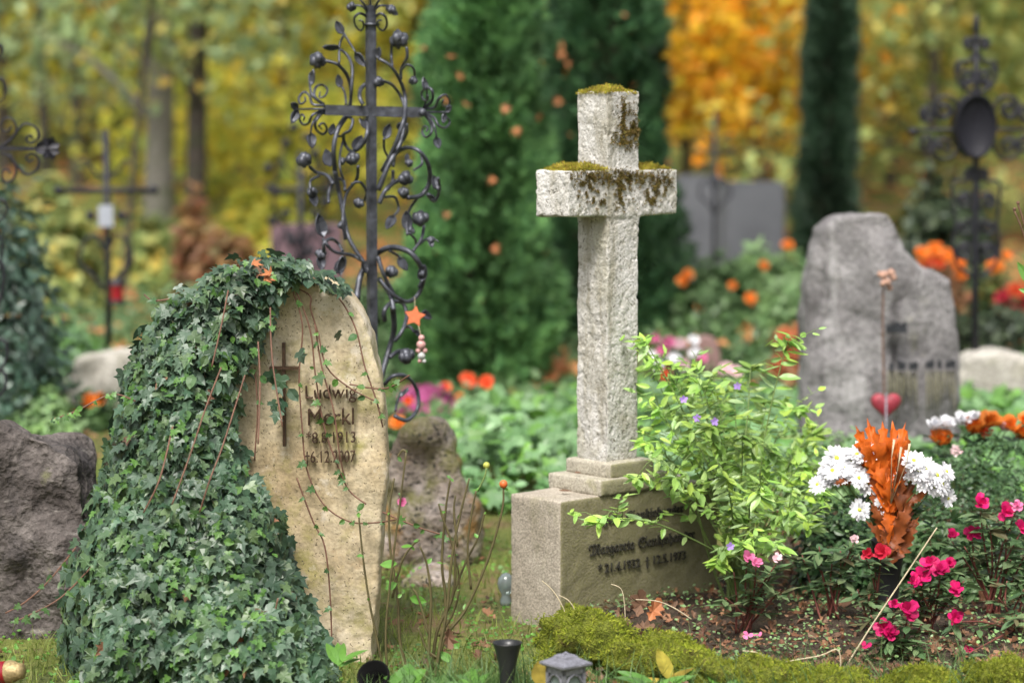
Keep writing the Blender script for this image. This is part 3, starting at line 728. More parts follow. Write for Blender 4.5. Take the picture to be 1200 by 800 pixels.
hub = {'A': [(205, 495), (150, 490), (130, 450), (100, 432), (80, 460), (93, 488), (115, 475), (106, 456)],
       'B': [(198, 490), (160, 455), (160, 412), (185, 397), (212, 420), (205, 452), (182, 457), (180, 432)],
       'C': [(190, 520), (150, 540), (130, 575), (100, 585), (80, 560), (95, 537), (112, 550), (104, 564)],
       'D': [(195, 525), (165, 570), (163, 608), (190, 630), (210, 607), (200, 578), (180, 588), (188, 604)],
       'E': [(205, 512), (150, 512), (80, 513)], 'G': [(182, 530), (150, 575), (139, 630)], 'H': [(200, 490), (150, 450), (133, 400), (125, 352), (150, 328)]}
for k, v in hub.items():
    scroll(z3, v)
    if k != 'H': scroll(z3, [(867-x, y+14) for x, y in v])
scroll(z3, [(662, 515), (680, 460), (682, 410)], 3)
for s in (1, -1):
    f = (lambda x, y: z3(x, y)) if s == 1 else (lambda x, y: z3(836-x, y))
    for v in ([(408, 108), (396, 80), (370, 66), (345, 85), (344, 118), (364, 142), (384, 128), (382, 103), (366, 98)],
              [(414, 92), (400, 55), (375, 32), (335, 30)], [(415, 90), (400, 45), (375, 5), (345, -25)]):
        scroll(f, v, 3.4)
scroll(z3, [(417, 100), (416, 0), (417, -50)], 3.5)
vin = MB()
L3 = [([(208, 287), (268, 305), (308, 360), (322, 430), (318, 495)], 4.5, 4), ([(285, 150), (315, 195), (345, 240), (352, 262)], 3, 2.4),
      ([(272, 230), (308, 262), (333, 320), (332, 410), (322, 495)], 4, 4), ([(290, 160), (272, 210), (274, 300)], 3, 3), ([(278, 405), (295, 440), (305, 490)], 3, 3),
      ([(402, 388), (372, 412), (368, 455), (384, 492)], 5, 5), ([(514, 205), (512, 260), (520, 312)], 3.4, 3.4), ([(587, 222), (590, 270), (560, 318), (558, 370)], 3.6, 3.6),
      ([(458, 277), (515, 312), (555, 380), (575, 450), (578, 520), (570, 580), (530, 690), (470, 800)], 4, 6), ([(562, 330), (590, 305), (620, 322), (622, 358)], 3, 3),
      ([(478, 380), (520, 400), (555, 450), (575, 500)], 3.4, 4), ([(300, 545), (265, 610), (248, 700), (250, 800)], 6.5, 6), ([(300, 545), (335, 560), (325, 610), (290, 632), (295, 680), (330, 712), (380, 680), (405, 620), (397, 560)], 3.5, 5),
      ([(252, 632), (272, 640), (290, 628)], 3, 3), ([(290, 640), (275, 720), (278, 790), (292, 840)], 3, 3), ([(482, 650), (480, 700), (497, 740)], 3, 3), ([(590, 580), (590, 620), (570, 660)], 3.4, 3)]
L4 = [([(250, 200), (265, 300), (290, 420), (320, 520), (392, 632)], 6, 5), ([(362, 178), (350, 240), (305, 300), (290, 370), (292, 440), (300, 520)], 4, 4), ([(130, 182), (160, 210), (210, 222), (245, 262)], 4, 4.5),
      ([(172, 225), (138, 248), (140, 288)], 3.5, 3), ([(225, 350), (225, 290), (260, 240), (290, 252), (300, 292)], 4, 4), ([(330, 262), (370, 253), (395, 298), (384, 342)], 3.5, 3), ([(392, 635), (330, 600), (250, 580), (215, 540), (195, 518)], 5, 3),
      ([(200, 578), (205, 535), (235, 520), (262, 545), (285, 580)], 4.5, 4), ([(355, 800), (370, 690), (420, 612), (500, 562), (590, 572), (640, 622), (665, 700), (640, 780), (590, 815), (520, 772), (462, 706)], 8, 4.5),
      ([(456, 290), (500, 180), (560, 60), (578, -60)], 6.5, 5), ([(520, 185), (532, 122), (590, 92), (650, 110), (690, 178), (690, 260), (650, 318), (592, 326)], 4.5, 6), ([(460, 352), (490, 290), (540, 250), (600, 244)], 6, 5),
      ([(652, 128), (656, 170), (622, 196)], 3.4, 3), ([(735, 232), (740, 290), (715, 345), (684, 310)], 3, 5), ([(488, 322), (530, 325), (546, 380), (530, 408)], 3.4, 3), ([(635, 330), (600, 380), (585, 430), (592, 500)], 3.6, 3),
      ([(665, 460), (655, 520), (618, 575)], 4, 4.5), ([(640, 548), (690, 518), (735, 532)], 3.4, 2), ([(505, 575), (548, 605), (562, 620)], 3.4, 3), ([(455, 600), (480, 680), (530, 790)], 5, 5), ([(520, 200), (518, 250), (500, 290)], 4, 4), ([(600, 490), (625, 520), (630, 560)], 3, 3),
      ([(280, 650), (290, 620), (288, 600)], 3, 3)]
L5 = [([(325, 300), (325, 250), (360, 215), (405, 225), (425, 280), (410, 342), (372, 395)], 5.5, 4.5), ([(362, 230), (366, 340), (345, 430), (320, 520), (300, 600), (295, 700)], 7, 6.5), ([(350, 470), (388, 445), (432, 452)], 5, 5),
      ([(322, 600), (370, 555), (430, 565), (475, 640), (475, 720), (430, 765), (370, 742)], 4.5, 5), ([(410, 340), (440, 332), (462, 350)], 4, 3), ([(295, 110), (350, 180), (368, 250)], 6, 6), ([(400, 640), (380, 690), (375, 720)], 3, 3), ([(498, 60), (505, 90), (480, 150)], 3, 3)]
for lst, zf in ((L3, z3), (L4, z4), (L5, z5)):
    for v, r1, r2 in lst:
        p, r = ironline(zf, v, r1, r2); vin.tube(p, r, 6, sub=5)
vin.build('vine_work', M['iron'], rc)
def rosebud(px, py, rad):
    m = MB(); c = P(px, py, ID-.01); r = rad/ppm(ID)
    m.blob(c, (r*.75, r*.75, r*.95), 10, 8, .35, px)
    for i in range(5):
        a = 2*math.pi*i/5+px; q = c+np.array([math.cos(a)*r*.55, math.sin(a)*r*.5, -r*.15+.3*r*(i % 2)])
        m.blob(q, (r*.5, r*.45, r*.62), 8, 6, .3, i+py)
    m.build('rose', M['iron'], rc)
for zf, x, y, r in [(z3, 168, 282, 10), (z3, 552, 185, 11.5), (z3, 617, 377, 5.5), (z3, 455, 383, 7), (z3, 333, 742, 8.5), (z3, 328, 32, 6), (z3, 512, 45, 6), (z4, 105, 148, 9.5), (z4, 143, 300, 6.5), (z4, 362, 352, 6.5), (z4, 185, 592, 7), (z4, 598, 165, 5),
                    (z4, 580, 235, 9), (z4, 572, 302, 7), (z4, 650, 425, 10), (z4, 604, 480, 5.5), (z4, 515, 672, 8), (z4, 660, 682, 5), (z5, 425, 468, 10), (z4, 283, 155, 5), (z4, 280, 455, 5), (z4, 700, 525, 5)]:
    px, py = zf(x, y); rosebud(px, py, r)
ironleaf = T_oval(.55, .25, .1, 5)
pos = []; tip = []; siz = []
for zf, x0, y0, x1, y1 in [(z3, 285, 160, 258, 105), (z3, 272, 230, 205, 185), (z3, 340, 248, 378, 308), (z3, 272, 410, 262, 358), (z3, 138, 400, 148, 335), (z3, 140, 620, 140, 690), (z3, 80, 512, 38, 478), (z3, 80, 516, 48, 570), (z3, 448, 275, 452, 228), (z3, 682, 425, 684, 368), (z3, 770, 528, 792, 500), (z3, 770, 530, 760, 572), (z3, 722, 640, 738, 692), (z3, 228, 632, 238, 585), (z3, 335, 700, 370, 640), (z3, 485, 652, 505, 590), (z3, 545, 610, 560, 575), (z3, 405, 605, 388, 550), (z3, 503, 40, 540, 62), (z3, 340, 30, 305, 40),
                           (z4, 228, 180, 205, 100), (z4, 140, 300, 160, 360), (z4, 200, 510, 178, 412), (z4, 185, 590, 188, 660), (z4, 255, 680, 290, 610), (z4, 735, 290, 732, 225), (z4, 715, 340, 690, 310), (z4, 528, 405, 498, 472), (z4, 592, 160, 590, 125), (z4, 700, 520, 700, 560), (z4, 548, 605, 585, 660), (z4, 655, 720, 668, 650), (z4, 590, 480, 582, 400), (z5, 500, 262, 560, 278), (z5, 462, 350, 490, 372), (z5, 395, 655, 435, 625), (z5, 480, 90, 515, 50), (z5, 120, 90, 128, 10), (z4, 385, 620, 405, 670)]:
    a = P(*zf(x0, y0), ID-.012); b = P(*zf(x1, y1), ID-.02); pos.append(a); tip.append(b-a); siz.append(np.linalg.norm(b-a)*1.12)
n = len(pos)
V, Fc = scatter([ironleaf], pos, rnd(n, .35)+[0, -1, .1], tip, siz)
o = mesh_np('iron_leaves', V, Fc, M['iron'], rc); md = o.modifiers.new('s', 'SOLIDIFY'); md.thickness = .003
# star and bead pendant hanging on it
c = P(486, 371, ID-.06); t = thing('hanging_star', 'orange terracotta star with a string of beads hanging from the rose iron cross', 'ornament', c)
bm = bmesh.new(); vs = []
for i in range(12):
    a = math.pi*i/6+math.pi/6*0; rr = (12.5 if i % 2 == 0 else 7.2)/ppm(ID); vs.append(bm.verts.new((rr*math.sin(a+.1), 0, rr*math.cos(a+.1))))
if True:
    bm.free(); bm = bmesh.new(); vs = []
    for i in range(10):
        a = math.pi*i/5; rr = (13 if i % 2 == 0 else 6.8)/ppm(ID); vs.append(bm.verts.new((rr*math.sin(a+.15), 0, rr*math.cos(a+.15))))
f = bm.faces.new(vs); r_ = bmesh.ops.extrude_face_region(bm, geom=[f]); bmesh.ops.translate(bm, verts=[v for v in r_['geom'] if isinstance(v, bmesh.types.BMVert)], vec=(0, .008, 0))
bmesh.ops.recalc_face_normals(bm, faces=bm.faces[:]); bmesh.ops.bevel(bm, geom=bm.edges[:], offset=.0012, segments=2, affect='EDGES')
me = bpy.data.meshes.new('star'); bm.to_mesh(me); bm.free(); me.materials.append(M['terracotta']); link(bpy.data.objects.new('star', me), t)
m = MB(); m.tube([P(486, 348, ID-.02), P(486, 360, ID-.058)], .0008, 4); m.tube([P(490, 380, ID-.058), P(493, 392, ID-.058), P(494, 420, ID-.058)], .0008, 4); m.build('string', M['straw'], t)
for px, py, r, mt in [(494, 396, 3.8, 'bead'), (493.5, 404, 5.5, 'bead'), (490, 411, 3, 'bead'), (498, 411, 3, 'bead'), (494, 417, 4.5, 'beadgrey'), (492, 423, 2.5, 'bead'), (497, 423, 2.5, 'beadgrey')]:
    MB().blob(P(px, py, ID-.058), r/ppm(ID), 10, 8).build('bead', M[mt], t)

# ------------------------------------------------------------------ oval plaque cross on the right
OD = 10.55
oc = thing('iron_cross', 'black wrought iron cross with large dark oval plaque rising above the pale grey boulder', 'iron cross', P(1142, 445, OD)*[1, 1, 0])
def spiral(cx, cy, r0, turns, a0, sgn=1, n=22, r1=.18):
    return [(cx+r0*(1-(1-r1)*i/(n-1))*math.cos(a0+sgn*turns*2*math.pi*i/(n-1)), cy+r0*(1-(1-r1)*i/(n-1))*math.sin(a0+sgn*turns*2*math.pi*i/(n-1))) for i in range(n)]
def pline(m, pts, D, r, r2=None, seg=6, sub=0):
    r2 = r2 or r; n = len(pts); m.tube([P(x, y, D) for x, y in pts], [(r+(r2-r)*i/(n-1))/ppm(D) for i in range(n)], seg, sub=sub)
m = MB(); pline(m, [(1142, 700 if 0 else 480), (1143, 300), (1144, 100), (1144, 45)], OD, 4.8, 3.2); pline(m, [(1068, 153), (1110, 152), (1180, 152), (1222, 152)], OD, 2.5)
m.blob(P(1144, 30, OD), (4/ppm(OD), 4/ppm(OD), 14/ppm(OD))); m.blob(P(1144, 46, OD), 5/ppm(OD)); m.blob(P(1144, 62, OD), 4.5/ppm(OD)); m.build('upright_bar', M['blackiron'], oc)
m = MB()
for s in (1, -1):
    X = lambda x: 1144+s*x
    for cx, cy, r, a0, sg in [(9, 52, 8.5, 2.4, 1), (11, 90, 13, -1.2, 1), (38, 128, 18, 2.9, 1), (57, 135, 12, 2.9, 1), (38, 172, 17, -2.9, -1), (56, 167, 12, -2.9, -1), (8, 205, 8, 2, 1), (14, 236, 12, 2, 1), (15, 266, 11, -2, -1), (14, 296, 14, 2, 1)]:
        m = MB(); pts = spiral(cx, cy, r, 1.6, a0, sg); pline(m, [(X(a), b) for a, b in pts], OD, 2.4, 1.9)
        q = spiral(cx, cy, r*.55, 1.3, a0+2, sg); pline(m, [(X(a), b) for a, b in q], OD, 2.1, 1.7); m.build('scroll', M['blackiron'], oc)
    m = MB()
    pline(m, [(X(2), 62), (X(8), 72), (X(22), 74), (X(22), 92), (X(14), 104), (X(3), 108)], OD, 2.6, sub=4); m.build('scroll_frame', M['blackiron'], oc); m = MB()
    pline(m, [(X(3), 205), (X(12), 212), (X(27), 214), (X(27), 240), (X(24), 262), (X(27), 284), (X(22), 310), (X(4), 325)], OD, 2.0, sub=4)
    m.build('scroll_frame', M['blackiron'], oc); m = MB()
    for px in (72, 76): m.blob(P(X(px), 154, OD), (4.2/ppm(OD),)*3)
    m.build('bar_tip', M['blackiron'], oc)
c = P(1143.5, 148, OD-.04); m = MB()
for i, (rs, dy) in enumerate([(1, -.0)]):
    V = []; Fc = []; sg = 36
    prof = [(.0, -.012), (.80, -.012), (.86, -.02), (.95, -.035), (1.0, -.02), (1.0, .12), (.0, .12)]
    for rr, yy in prof:
        for k in range(sg): a = 2*math.pi*k/sg; V.append((c[0]+rr*24/ppm(OD)*math.cos(a), c[1]+yy, c[2]+rr*38/ppm(OD)*math.sin(a)))
    for i in range(len(prof)-1):
        for k in range(sg): Fc.append((i*sg+k, i*sg+(k+1) % sg, (i+1)*sg+(k+1) % sg, (i+1)*sg+k))
    m.add(V, Fc)
m.build('oval_plaque', M['oval'], oc)

# ------------------------------------------------------------------ iron cross at the left edge
LD = 7.9
lc = thing('iron_cross', 'black wrought iron cross cut off by the left edge, with leaf tip and curled scrolls', 'iron cross', P(-55, 600, LD)*[1, 1, 0])
def z1(x, y): return (x*.375, y*.375)
m = MB(); a = P(-55, -40, LD); m.box((a[0], LD, a[2]/2), (.035, .035, a[2])); a = P(-60, 174, LD); b = P(44, 174, LD); m.box((a+b)/2, (b[0]-a[0], .018, 4.5/ppm(LD))); m.build('upright_bar', M['blackiron'], lc, False)
m = MB()
for v in [[(0, 460), (30, 440), (50, 410), (40, 375), (15, 372), (5, 400), (25, 410), (35, 395)], [(30, 445), (55, 410), (80, 388), (112, 400), (118, 430), (98, 450), (82, 435), (95, 422), (104, 434)],
          [(0, 478), (30, 490), (50, 520), (42, 560), (15, 568), (5, 545), (20, 530), (34, 542)], [(30, 482), (55, 520), (85, 546), (115, 530), (120, 495), (100, 478), (82, 492), (92, 506), (104, 498)],
          [(-40, 260), (5, 245), (20, 275), (15, 305), (-10, 320)], [(-40, 150), (0, 140), (8, 165), (-10, 200)], [(-40, 640), (0, 622), (22, 645), (12, 680), (-12, 692)], [(-30, 720), (0, 740), (8, 780), (0, 850)]]:
    m = MB(); pline(m, [z1(*q) for q in v], LD, 1.9, 1.4, sub=4); m.build('scroll', M['blackiron'], lc)
for pts in ([(-15, 395), (5, 400), (8, 420), (-4, 440)], [(-15, 430), (4, 435), (6, 455), (-8, 470)], [(-15, 300), (3, 310), (3, 340), (-6, 370)]): m = MB(); pline(m, pts, LD, 2, sub=4); m.build('scroll', M['blackiron'], lc)
m = MB(); V, Fc = scatter([T_outline([(0, 0), (.18, .1), (.28, .35), (.42, .4), (.36, .6), (.46, .75), (.28, .82), (.18, 1), (0, .93), (-.18, 1), (-.28, .82), (-.46, .75), (-.36, .6), (-.42, .4), (-.28, .35), (-.18, .1)], (0, .5), lambda x, y: .25*abs(math.sin(x*14))-.1*y)], [P(40, 174, LD)]*2, [(0, -1, .2), (0, 1, .2)], [(1, 0, 0)]*2, [30/ppm(LD)]*2)
mesh_np('leaf_tip', V, Fc, M['blackiron'], lc)

# ------------------------------------------------------------------ far iron crosses
def farcross(label, px, ptop, pbar, half, D, scale=1.0, plate=False, roses=False, mat='blackiron'):
    t = thing('iron_cross', label, 'iron cross', P(px, 300, D)*[1, 1, 0]+[0, 0, gz(0, D)])
    m = MB(); b = t.location.z
    top = P(px, ptop, D); m.tube([(top[0], D, b-.05), top], 4.0*scale/ppm(D), 6); pline(m, [(px-half, pbar+1), (px, pbar), (px+half, pbar+1)], D, 4*scale); m.build('upright_bar', M[mat], t)
    for s in (1, -1):
        def part(nm): m.build(nm, M[mat], t)
        m = MB(); m.blob(P(px+s*half, pbar, D), 6*scale/ppm(D)); part('bar_tip'); m = MB()
        pline(m, [(px+s*3, pbar-14*scale), (px+s*14*scale, pbar-22*scale), (px+s*22*scale, pbar-34*scale), (px+s*28*scale, pbar-32*scale)], D, 2.2*scale, sub=4)
        part('scroll'); m = MB(); pline(m, [(px+s*3, pbar+70*scale), (px+s*12*scale, pbar+52*scale), (px+s*26*scale, pbar+62*scale), (px+s*30*scale, pbar+85*scale), (px+s*14*scale, pbar+100*scale), (px+s*3, pbar+118*scale)], D, 2.6*scale, sub=4)
        part('scroll'); m = MB(); m.blob(P(px+s*18*scale, pbar+30*scale, D), 6*scale/ppm(D))
        if roses:
            part('knob')
            for k, (dx, dy) in enumerate([(18, -50), (30, 10), (34, 45), (12, 70), (8, -70), (40, -20)]): m = MB(); m.blob(P(px+s*dx*scale, pbar+dy*scale+6*s, D), 6.5*scale/ppm(D), 8, 6, .4, k); part('rose')
            m = MB(); pline(m, [(px+s*2, pbar+90), (px+s*16, pbar+50), (px+s*32, pbar+10), (px+s*18, pbar-50)], D, 2.2, sub=4)
        part('vine' if roses else 'knob')
    if plate: m = MB(); m.box(P(px, pbar+30*scale, D-.06), (17*scale/ppm(D), .015, 25*scale/ppm(D))); m.build('name_plate', M['whiteplate'], t, False)
    return t
farcross('blurred wrought iron cross with small white plate on the left behind the pale boulder', 124, 152, 223, 56, 12.4, 1, True)
farcross('dark wrought iron rose cross far behind, just left of the tall rose iron cross', 352, 178, 222, 36, 15.5, .95, roses=True)
farcross('thin dark cross standing in front of the far blue grey headstones', 838, 130, 178, 20, 17.0, .6)
# small red grave light on the first of them
t = thing('grave_lantern', 'small dark grave light with reddish glass hanging on the far cross with white plate', 'lantern', P(137, 352, 12.3))
m = MB(); c = P(137, 352, 12.3); r = 9/ppm(12.3); m.lathe(c, [(r, -.02), (r*1.1, 0), (r, .004)], 12); m.lathe(c, [(r*1.1, .085), (r*.9, .1), (0, .13)], 12); m.tube([P(124, 345, 12.35), c+[0, 0, .13]], .004, 5); m.build('lantern_frame', M['blackiron'], t)
MB().lathe(c, [(r*.85, .005), (r*.85, .085)], 12).build('lantern_glass', M['candlered'], t)

# ------------------------------------------------------------------ ivy
IVT = [T_ivy(), T_ivy(.08, .8), T_ivy(-.07, 1.1), T_ivy(.02, .62), T_oval(.75, .15, -.3, 4)]
ivy = thing('ivy_plant', 'thick dark green ivy covering the left side and top of the yellow gravestone', 'ivy', P(220, 780, 5.7)*[1, 1, 0])
IV = [(50, 860), (72, 760), (78, 690), (96, 630), (116, 570), (128, 520), (144, 470), (150, 430), (168, 392), (198, 356), (236, 326), (275, 306), (316, 298), (352, 304), (390, 320), (408, 336), (396, 338), (362, 325), (334, 332), (326, 350), (322, 372), (306, 396), (290, 425), (276, 450), (274, 520), (286, 550), (312, 572), (330, 605), (338, 650), (356, 690), (372, 730), (384, 770), (408, 800), (420, 860)]
def ivy_front(px, py, ed):
    """depth of the ivy surface: a rounded mass that leans on the stone and swells towards its foot"""
    bul = np.minimum(ed, 70)/70; low = np.clip((py-330)/430, 0, 1)
    inner = np.clip((px-210)/90, 0, 1)
    bulge = (.06+.34*low)*np.sqrt(bul)*(1-.55*inner*(1-low))
    return 5.775+.06*(1-inner)-bulge-.02*inner
def ivy_leaves(n, depth_off, smin, smax, back=False):
    q = polypts(IV, n); ed = edgedist(q, IV)
    # outline not too sharp
    q = q+RNG.normal(0, 4, q.shape)
    D = ivy_front(q[:, 0], q[:, 1], ed)
    nse = np.array([nz((a/26, b/26, 0), 1, 3) for a, b in q])
    D = D-.055*nse*np.clip(ed/30,0,1)+depth_off+U(-.012, .02, n)
    if back: D = 5.9+(5.9-D)*.8+.08
    pos = np.array([P(a, b, d) for (a, b), d in zip(q, D)])
    cx = 200+(q[:, 1]-300)*.02
    side = np.clip((q[:, 0]-230)/120, -1, .6)*np.clip(1.2-ed/70, .15, 1)
    topf = np.clip((420-q[:, 1])/120, 0, 1)
    nr = np.stack([side, np.full(n, -.75 if not back else .75), .45+.8*topf], 1)+rnd(n, .33)
    tp = np.stack([side*.5+RNG.normal(0, .55, n), np.full(n, -.15), np.full(n, -1.0)], 1)
    sz = U(smin, smax, n)*(.85+.25*np.clip((q[:, 1]-300)/400, 0, 1))
    return scatter(IVT, pos, nr, tp, sz)
V, Fc = cat(ivy_leaves(2900, -.02, .013, .041), ivy_leaves(2600, .005, .02, .05), ivy_leaves(1300, .04, .03, .05), ivy_leaves(1500, .0, .035, .06, True))
mesh_np('foliage', V, Fc, M['ivy'], ivy)
q = polypts(IV, 500); q = q[(q[:, 0] < 330)]; ed = edgedist(q, IV); D = ivy_front(q[:, 0], q[:, 1], ed)-.035; n = len(q)
pos = np.array([P(a, b, d) for (a, b), d in zip(q, D)])
V, Fc = scatter(IVT, pos, rnd(n, .4)+[0, -.7, .6], rnd(n, .6)+[0, 0, -1], U(.014, .028, n)); V1, F1 = V, Fc
# solid inner mass of the plant
slab('shaded_twig_mass', [(75, 850), (85, 700), (115, 590), (140, 500), (158, 430), (180, 385), (225, 348), (280, 325), (320, 322), (325, 350), (295, 390), (275, 440), (275, 530), (310, 580), (335, 640), (355, 700), (380, 760), (395, 850)], 5.92, .2, M['core'], .018, [(.05, 5, 3), (.02, 20, 1)], ivy, plan=None, edge_fn=8, taper=.15)
# runners hanging over the stone face, with small leaves
runs = [[(340, 335), (352, 380), (352, 440), (353, 500), (360, 550), (380, 590), (410, 610), (440, 612), (465, 608)], [(345, 330), (366, 385), (372, 440), (382, 500), (395, 545), (410, 575), (430, 590)], [(366, 380), (376, 430), (392, 480), (398, 530), (402, 560)],
        [(365, 325), (395, 350), (415, 385), (425, 430), (440, 468), (448, 500)], [(372, 390), (386, 430), (412, 455), (440, 470)], [(300, 540), (302, 480), (298, 430)], [(345, 560), (365, 610), (380, 640), (385, 700), (388, 770)],
        [(330, 330), (360, 345), (362, 362), (372, 395)], [(160, 470), (130, 462), (95, 480), (70, 488), (60, 492)], [(200, 350), (180, 352), (168, 345)], [(90, 640), (60, 680), (30, 705), (5, 718)], [(110, 660), (70, 700), (35, 720), (18, 728)],
        [(262, 430), (240, 480), (222, 530), (205, 590)], [(285, 440), (262, 520), (245, 560), (232, 600)], [(300, 400), (305, 450), (302, 520)], [(265, 340), (262, 380), (250, 430)], [(330, 500), (318, 420), (316, 360)], [(410, 450), (450, 455), (478, 440)], [(448, 600), (490, 618), (520, 628), (530, 632)],
        [(170, 600), (185, 560), (200, 500)], [(325, 700), (315, 740), (300, 760)]]
m = MB(); lp = []; ln = []; lt = []; ls = []
for ri, v in enumerate(runs):
    pts = []
    for (x, y) in v:
        on = 290 < x < 452 and not (ri in (10, 11))
        d = 5.755 if on else 5.62
        if ri in (12, 13, 14, 15, 16, 19, 20): d = 5.46+.25*max(0, (560-y)/260)*.9
        if x > 452: d = 5.68
        if ri in (8, 10, 11): d = 5.62
        pts.append(P(x, y, d)+[random.uniform(-.006, .006), random.uniform(-.01, .01), 0])
    cr, rr = crom(pts, 1.0/ppm(5.7), 6); m.tube(cr, rr, 5)
    for k in range(1, len(cr), 2):
        if ri in (12, 13, 14, 15, 16, 19, 20) and random.random() < .6: continue
        if random.random() < (.5 if ri not in (8, 10, 11) else .8):
            t_ = norm((cr[k]-cr[k-1])[None])[0]; sd = random.choice((1, -1))
            lp.append(cr[k]+[0, -.006, 0]); lt.append(t_*.4+np.array([sd*.9, -.2, random.uniform(-.6, .3)])); ln.append(np.array([0, -1, .5])+rnd(1, .4)[0]); ls.append(random.uniform(.012, .027))
m.build('stems', M['vine'], ivy)
V, Fc = scatter(IVT, lp, ln, lt, ls)
V, Fc = cat((V1, F1), (V, Fc)); mesh_np('young_leaves', V, Fc, M['ivy_young'], ivy)
V, Fc = scatter(IVT, np.array([P(x, y, 5.74) for x, y in [(330, 440), (322, 452), (338, 455), (333, 470), (315, 435), (326, 482), (318, 470), (372, 440), (350, 412), (395, 390)]]), rnd(10, .4)+[0, -1, .3], rnd(10, .5)+[0, 0, -1], U(.03, .05, 10))
mesh_np('foliage', V, Fc, M['ivy'], ivy)

OAK = [T_oak(.8), T_oak(1.4)]; MAP = [T_maple(.5), T_maple(.9)]
q = polypts(IV, 46); ed = edgedist(q, IV); D = ivy_front(q[:, 0], q[:, 1], ed)-.012; n = len(q)
V, Fc = scatter([T_ivy(), T_oval(.5, .2, -.5)], np.array([P(a, b, d) for (a, b), d in zip(q, D)]), rnd(n, .7)+[0, -.7, .5], rnd(n, .6)+[0, 0, -1], U(.018, .04, n)); mesh_np('withered_leaves', V, Fc, M['dead'], ivy)
# ------------------------------------------------------------------ single fallen leaves
def deadleaf(label, px, py, D, size, mat, nr, tp, tpl=None, grp=None):
    V, Fc = scatter([tpl or random.choice(OAK)], [P(px, py, D)], [nr], [tp], [size])
    c = V.mean(0); o = mesh_np('fallen_leaf', V-c, Fc, mat); o.location = tuple(c)
    md = o.modifiers.new('s', 'SOLIDIFY'); md.thickness = .0008
    return tag(o, label, 'leaf', grp)
deadleaf('pale orange dead leaf on the ivy atop the gravestone, leftmost of three', 292, 308, 5.66, .035, M['deadorange'], (0, -.5, 1), (1, -.2, .2), MAP[0])
deadleaf('orange dead leaf on the ivy at the top of the gravestone, middle of three', 306, 326, 5.64, .035, M['deadorange'], (0, -.6, 1), (1, 0, -.1), MAP[0])
deadleaf('orange dead leaf on the ivy at the top of the gravestone, rightmost of three', 321, 322, 5.64, .038, M['deadorange'], (.2, -.6, 1), (-1, 0, .3), MAP[1])
deadleaf('yellow brown curled leaf caught low in the ivy', 279, 770, 5.38, .05, M['deadorange'], (.6, -1, .1), (.25, 0, 1), OAK[1])
deadleaf('upright curled brown oak leaf leaning on the inscribed plinth', 748, 722, 6.0, .07, M['dead'], (-.3, -1, .2), (.15, 0, 1), OAK[1])
deadleaf('orange brown oak leaf standing in the litter before the inscribed plinth', 760, 727, 5.95, .065, M['deadorange'], (.3, -1, .3), (.5, 0, .8), OAK[0])
deadleaf('flat brown leaf lying at the foot of the inscribed plinth', 742, 735, 5.9, .055, M['dead'], (0, -.5, 1), (1, 0, .1), OAK[0])
deadleaf('small dry leaf lying on the top of the plinth', 655, 574, 6.3, .034, M['dead'], (0, -.2, 1), (1, .1, 0), T_oval(.4))
deadleaf('tiny pale leaf lying on the lower step of the cross', 673, 553, 6.34, .018, M['dead'], (0, -.3, 1), (1, .1, 0), T_oval(.6))
deadleaf('large orange leaf lying on the lawn below the pinkish rock', 483, 683, 6.9, .06, M['deadorange'], (0, -.7, 1), (-1, .3, .1), MAP[1])
deadleaf('shrivelled red brown leaf hanging on the bare rose twigs', 524, 735, 5.45, .05, M['dead'], (.4, -1, .1), (.1, 0, -1), OAK[1])
deadleaf('yellow spotted leaf leaning against the cast metal lantern', 636, 803, 5.22, .055, M['crossmoss'], (.3, -1, .2), (-.1, 0, 1), T_oval(.8, .1, -.2, 6))
# ------------------------------------------------------------------ flower helpers
def T_petal(w=.5, cup=.15):
    return np.array([(0, 0, 0), (w*.5, .45, cup*.3), (w*.42, .85, cup), (0, 1, cup*.9), (-w*.42, .85, cup), (-w*.5, .45, cup*.3)]), np.array([(0, 1, 2), (0, 2, 3), (0, 3, 4), (0, 4, 5)])
def flower(parent, c, nr, rad, mat, petals=5, w=.9, layers=1, cup=.15, centre=None, name='flower', lift=.35, droop=0, jit=.0):
    nr = np.array(nr, float); nr /= np.linalg.norm(nr); u = np.cross(nr, [.3, .2, 1.]); u /= np.linalg.norm(u); v = np.cross(nr, u)
    pos = []; nn = []; tt = []; ss = []
    for l in range(layers):
        for i in range(petals):
            a = 2*math.pi*(i+.5*l)/petals+random.uniform(-.1, .1); e = u*math.cos(a)+v*math.sin(a)
            li = lift*(.3+1.0*l/max(1, layers)) if layers > 1 else lift*.5
            li += random.uniform(-.12, .12)
            pos.append(np.array(c)+nr*l*rad*.06); nn.append(nr*1-e*li+rnd(1, .12)[0]); tt.append(e+nr*li); ss.append(rad*(1-.22*l)*random.uniform(.88, 1.08))
    nn = [q+rnd(1, jit)[0] for q in nn]; V, Fc = scatter([T_petal(w, cup), T_petal(w*.9, cup+.12)], pos, nn, tt, ss)
    o = mesh_np(name, V, Fc, mat, parent)
    if centre is not None:
        m = MB(); q = np.array(c)+nr*rad*.1; m.blob(q, rad*.2, 8, 6, .2, random.random()*9)
        oo = m.build('flower_centre', centre, None); 
        for vv in oo.data.vertices: vv.co -= Vector(parent_loc(parent))
        oo.parent = o
    return o
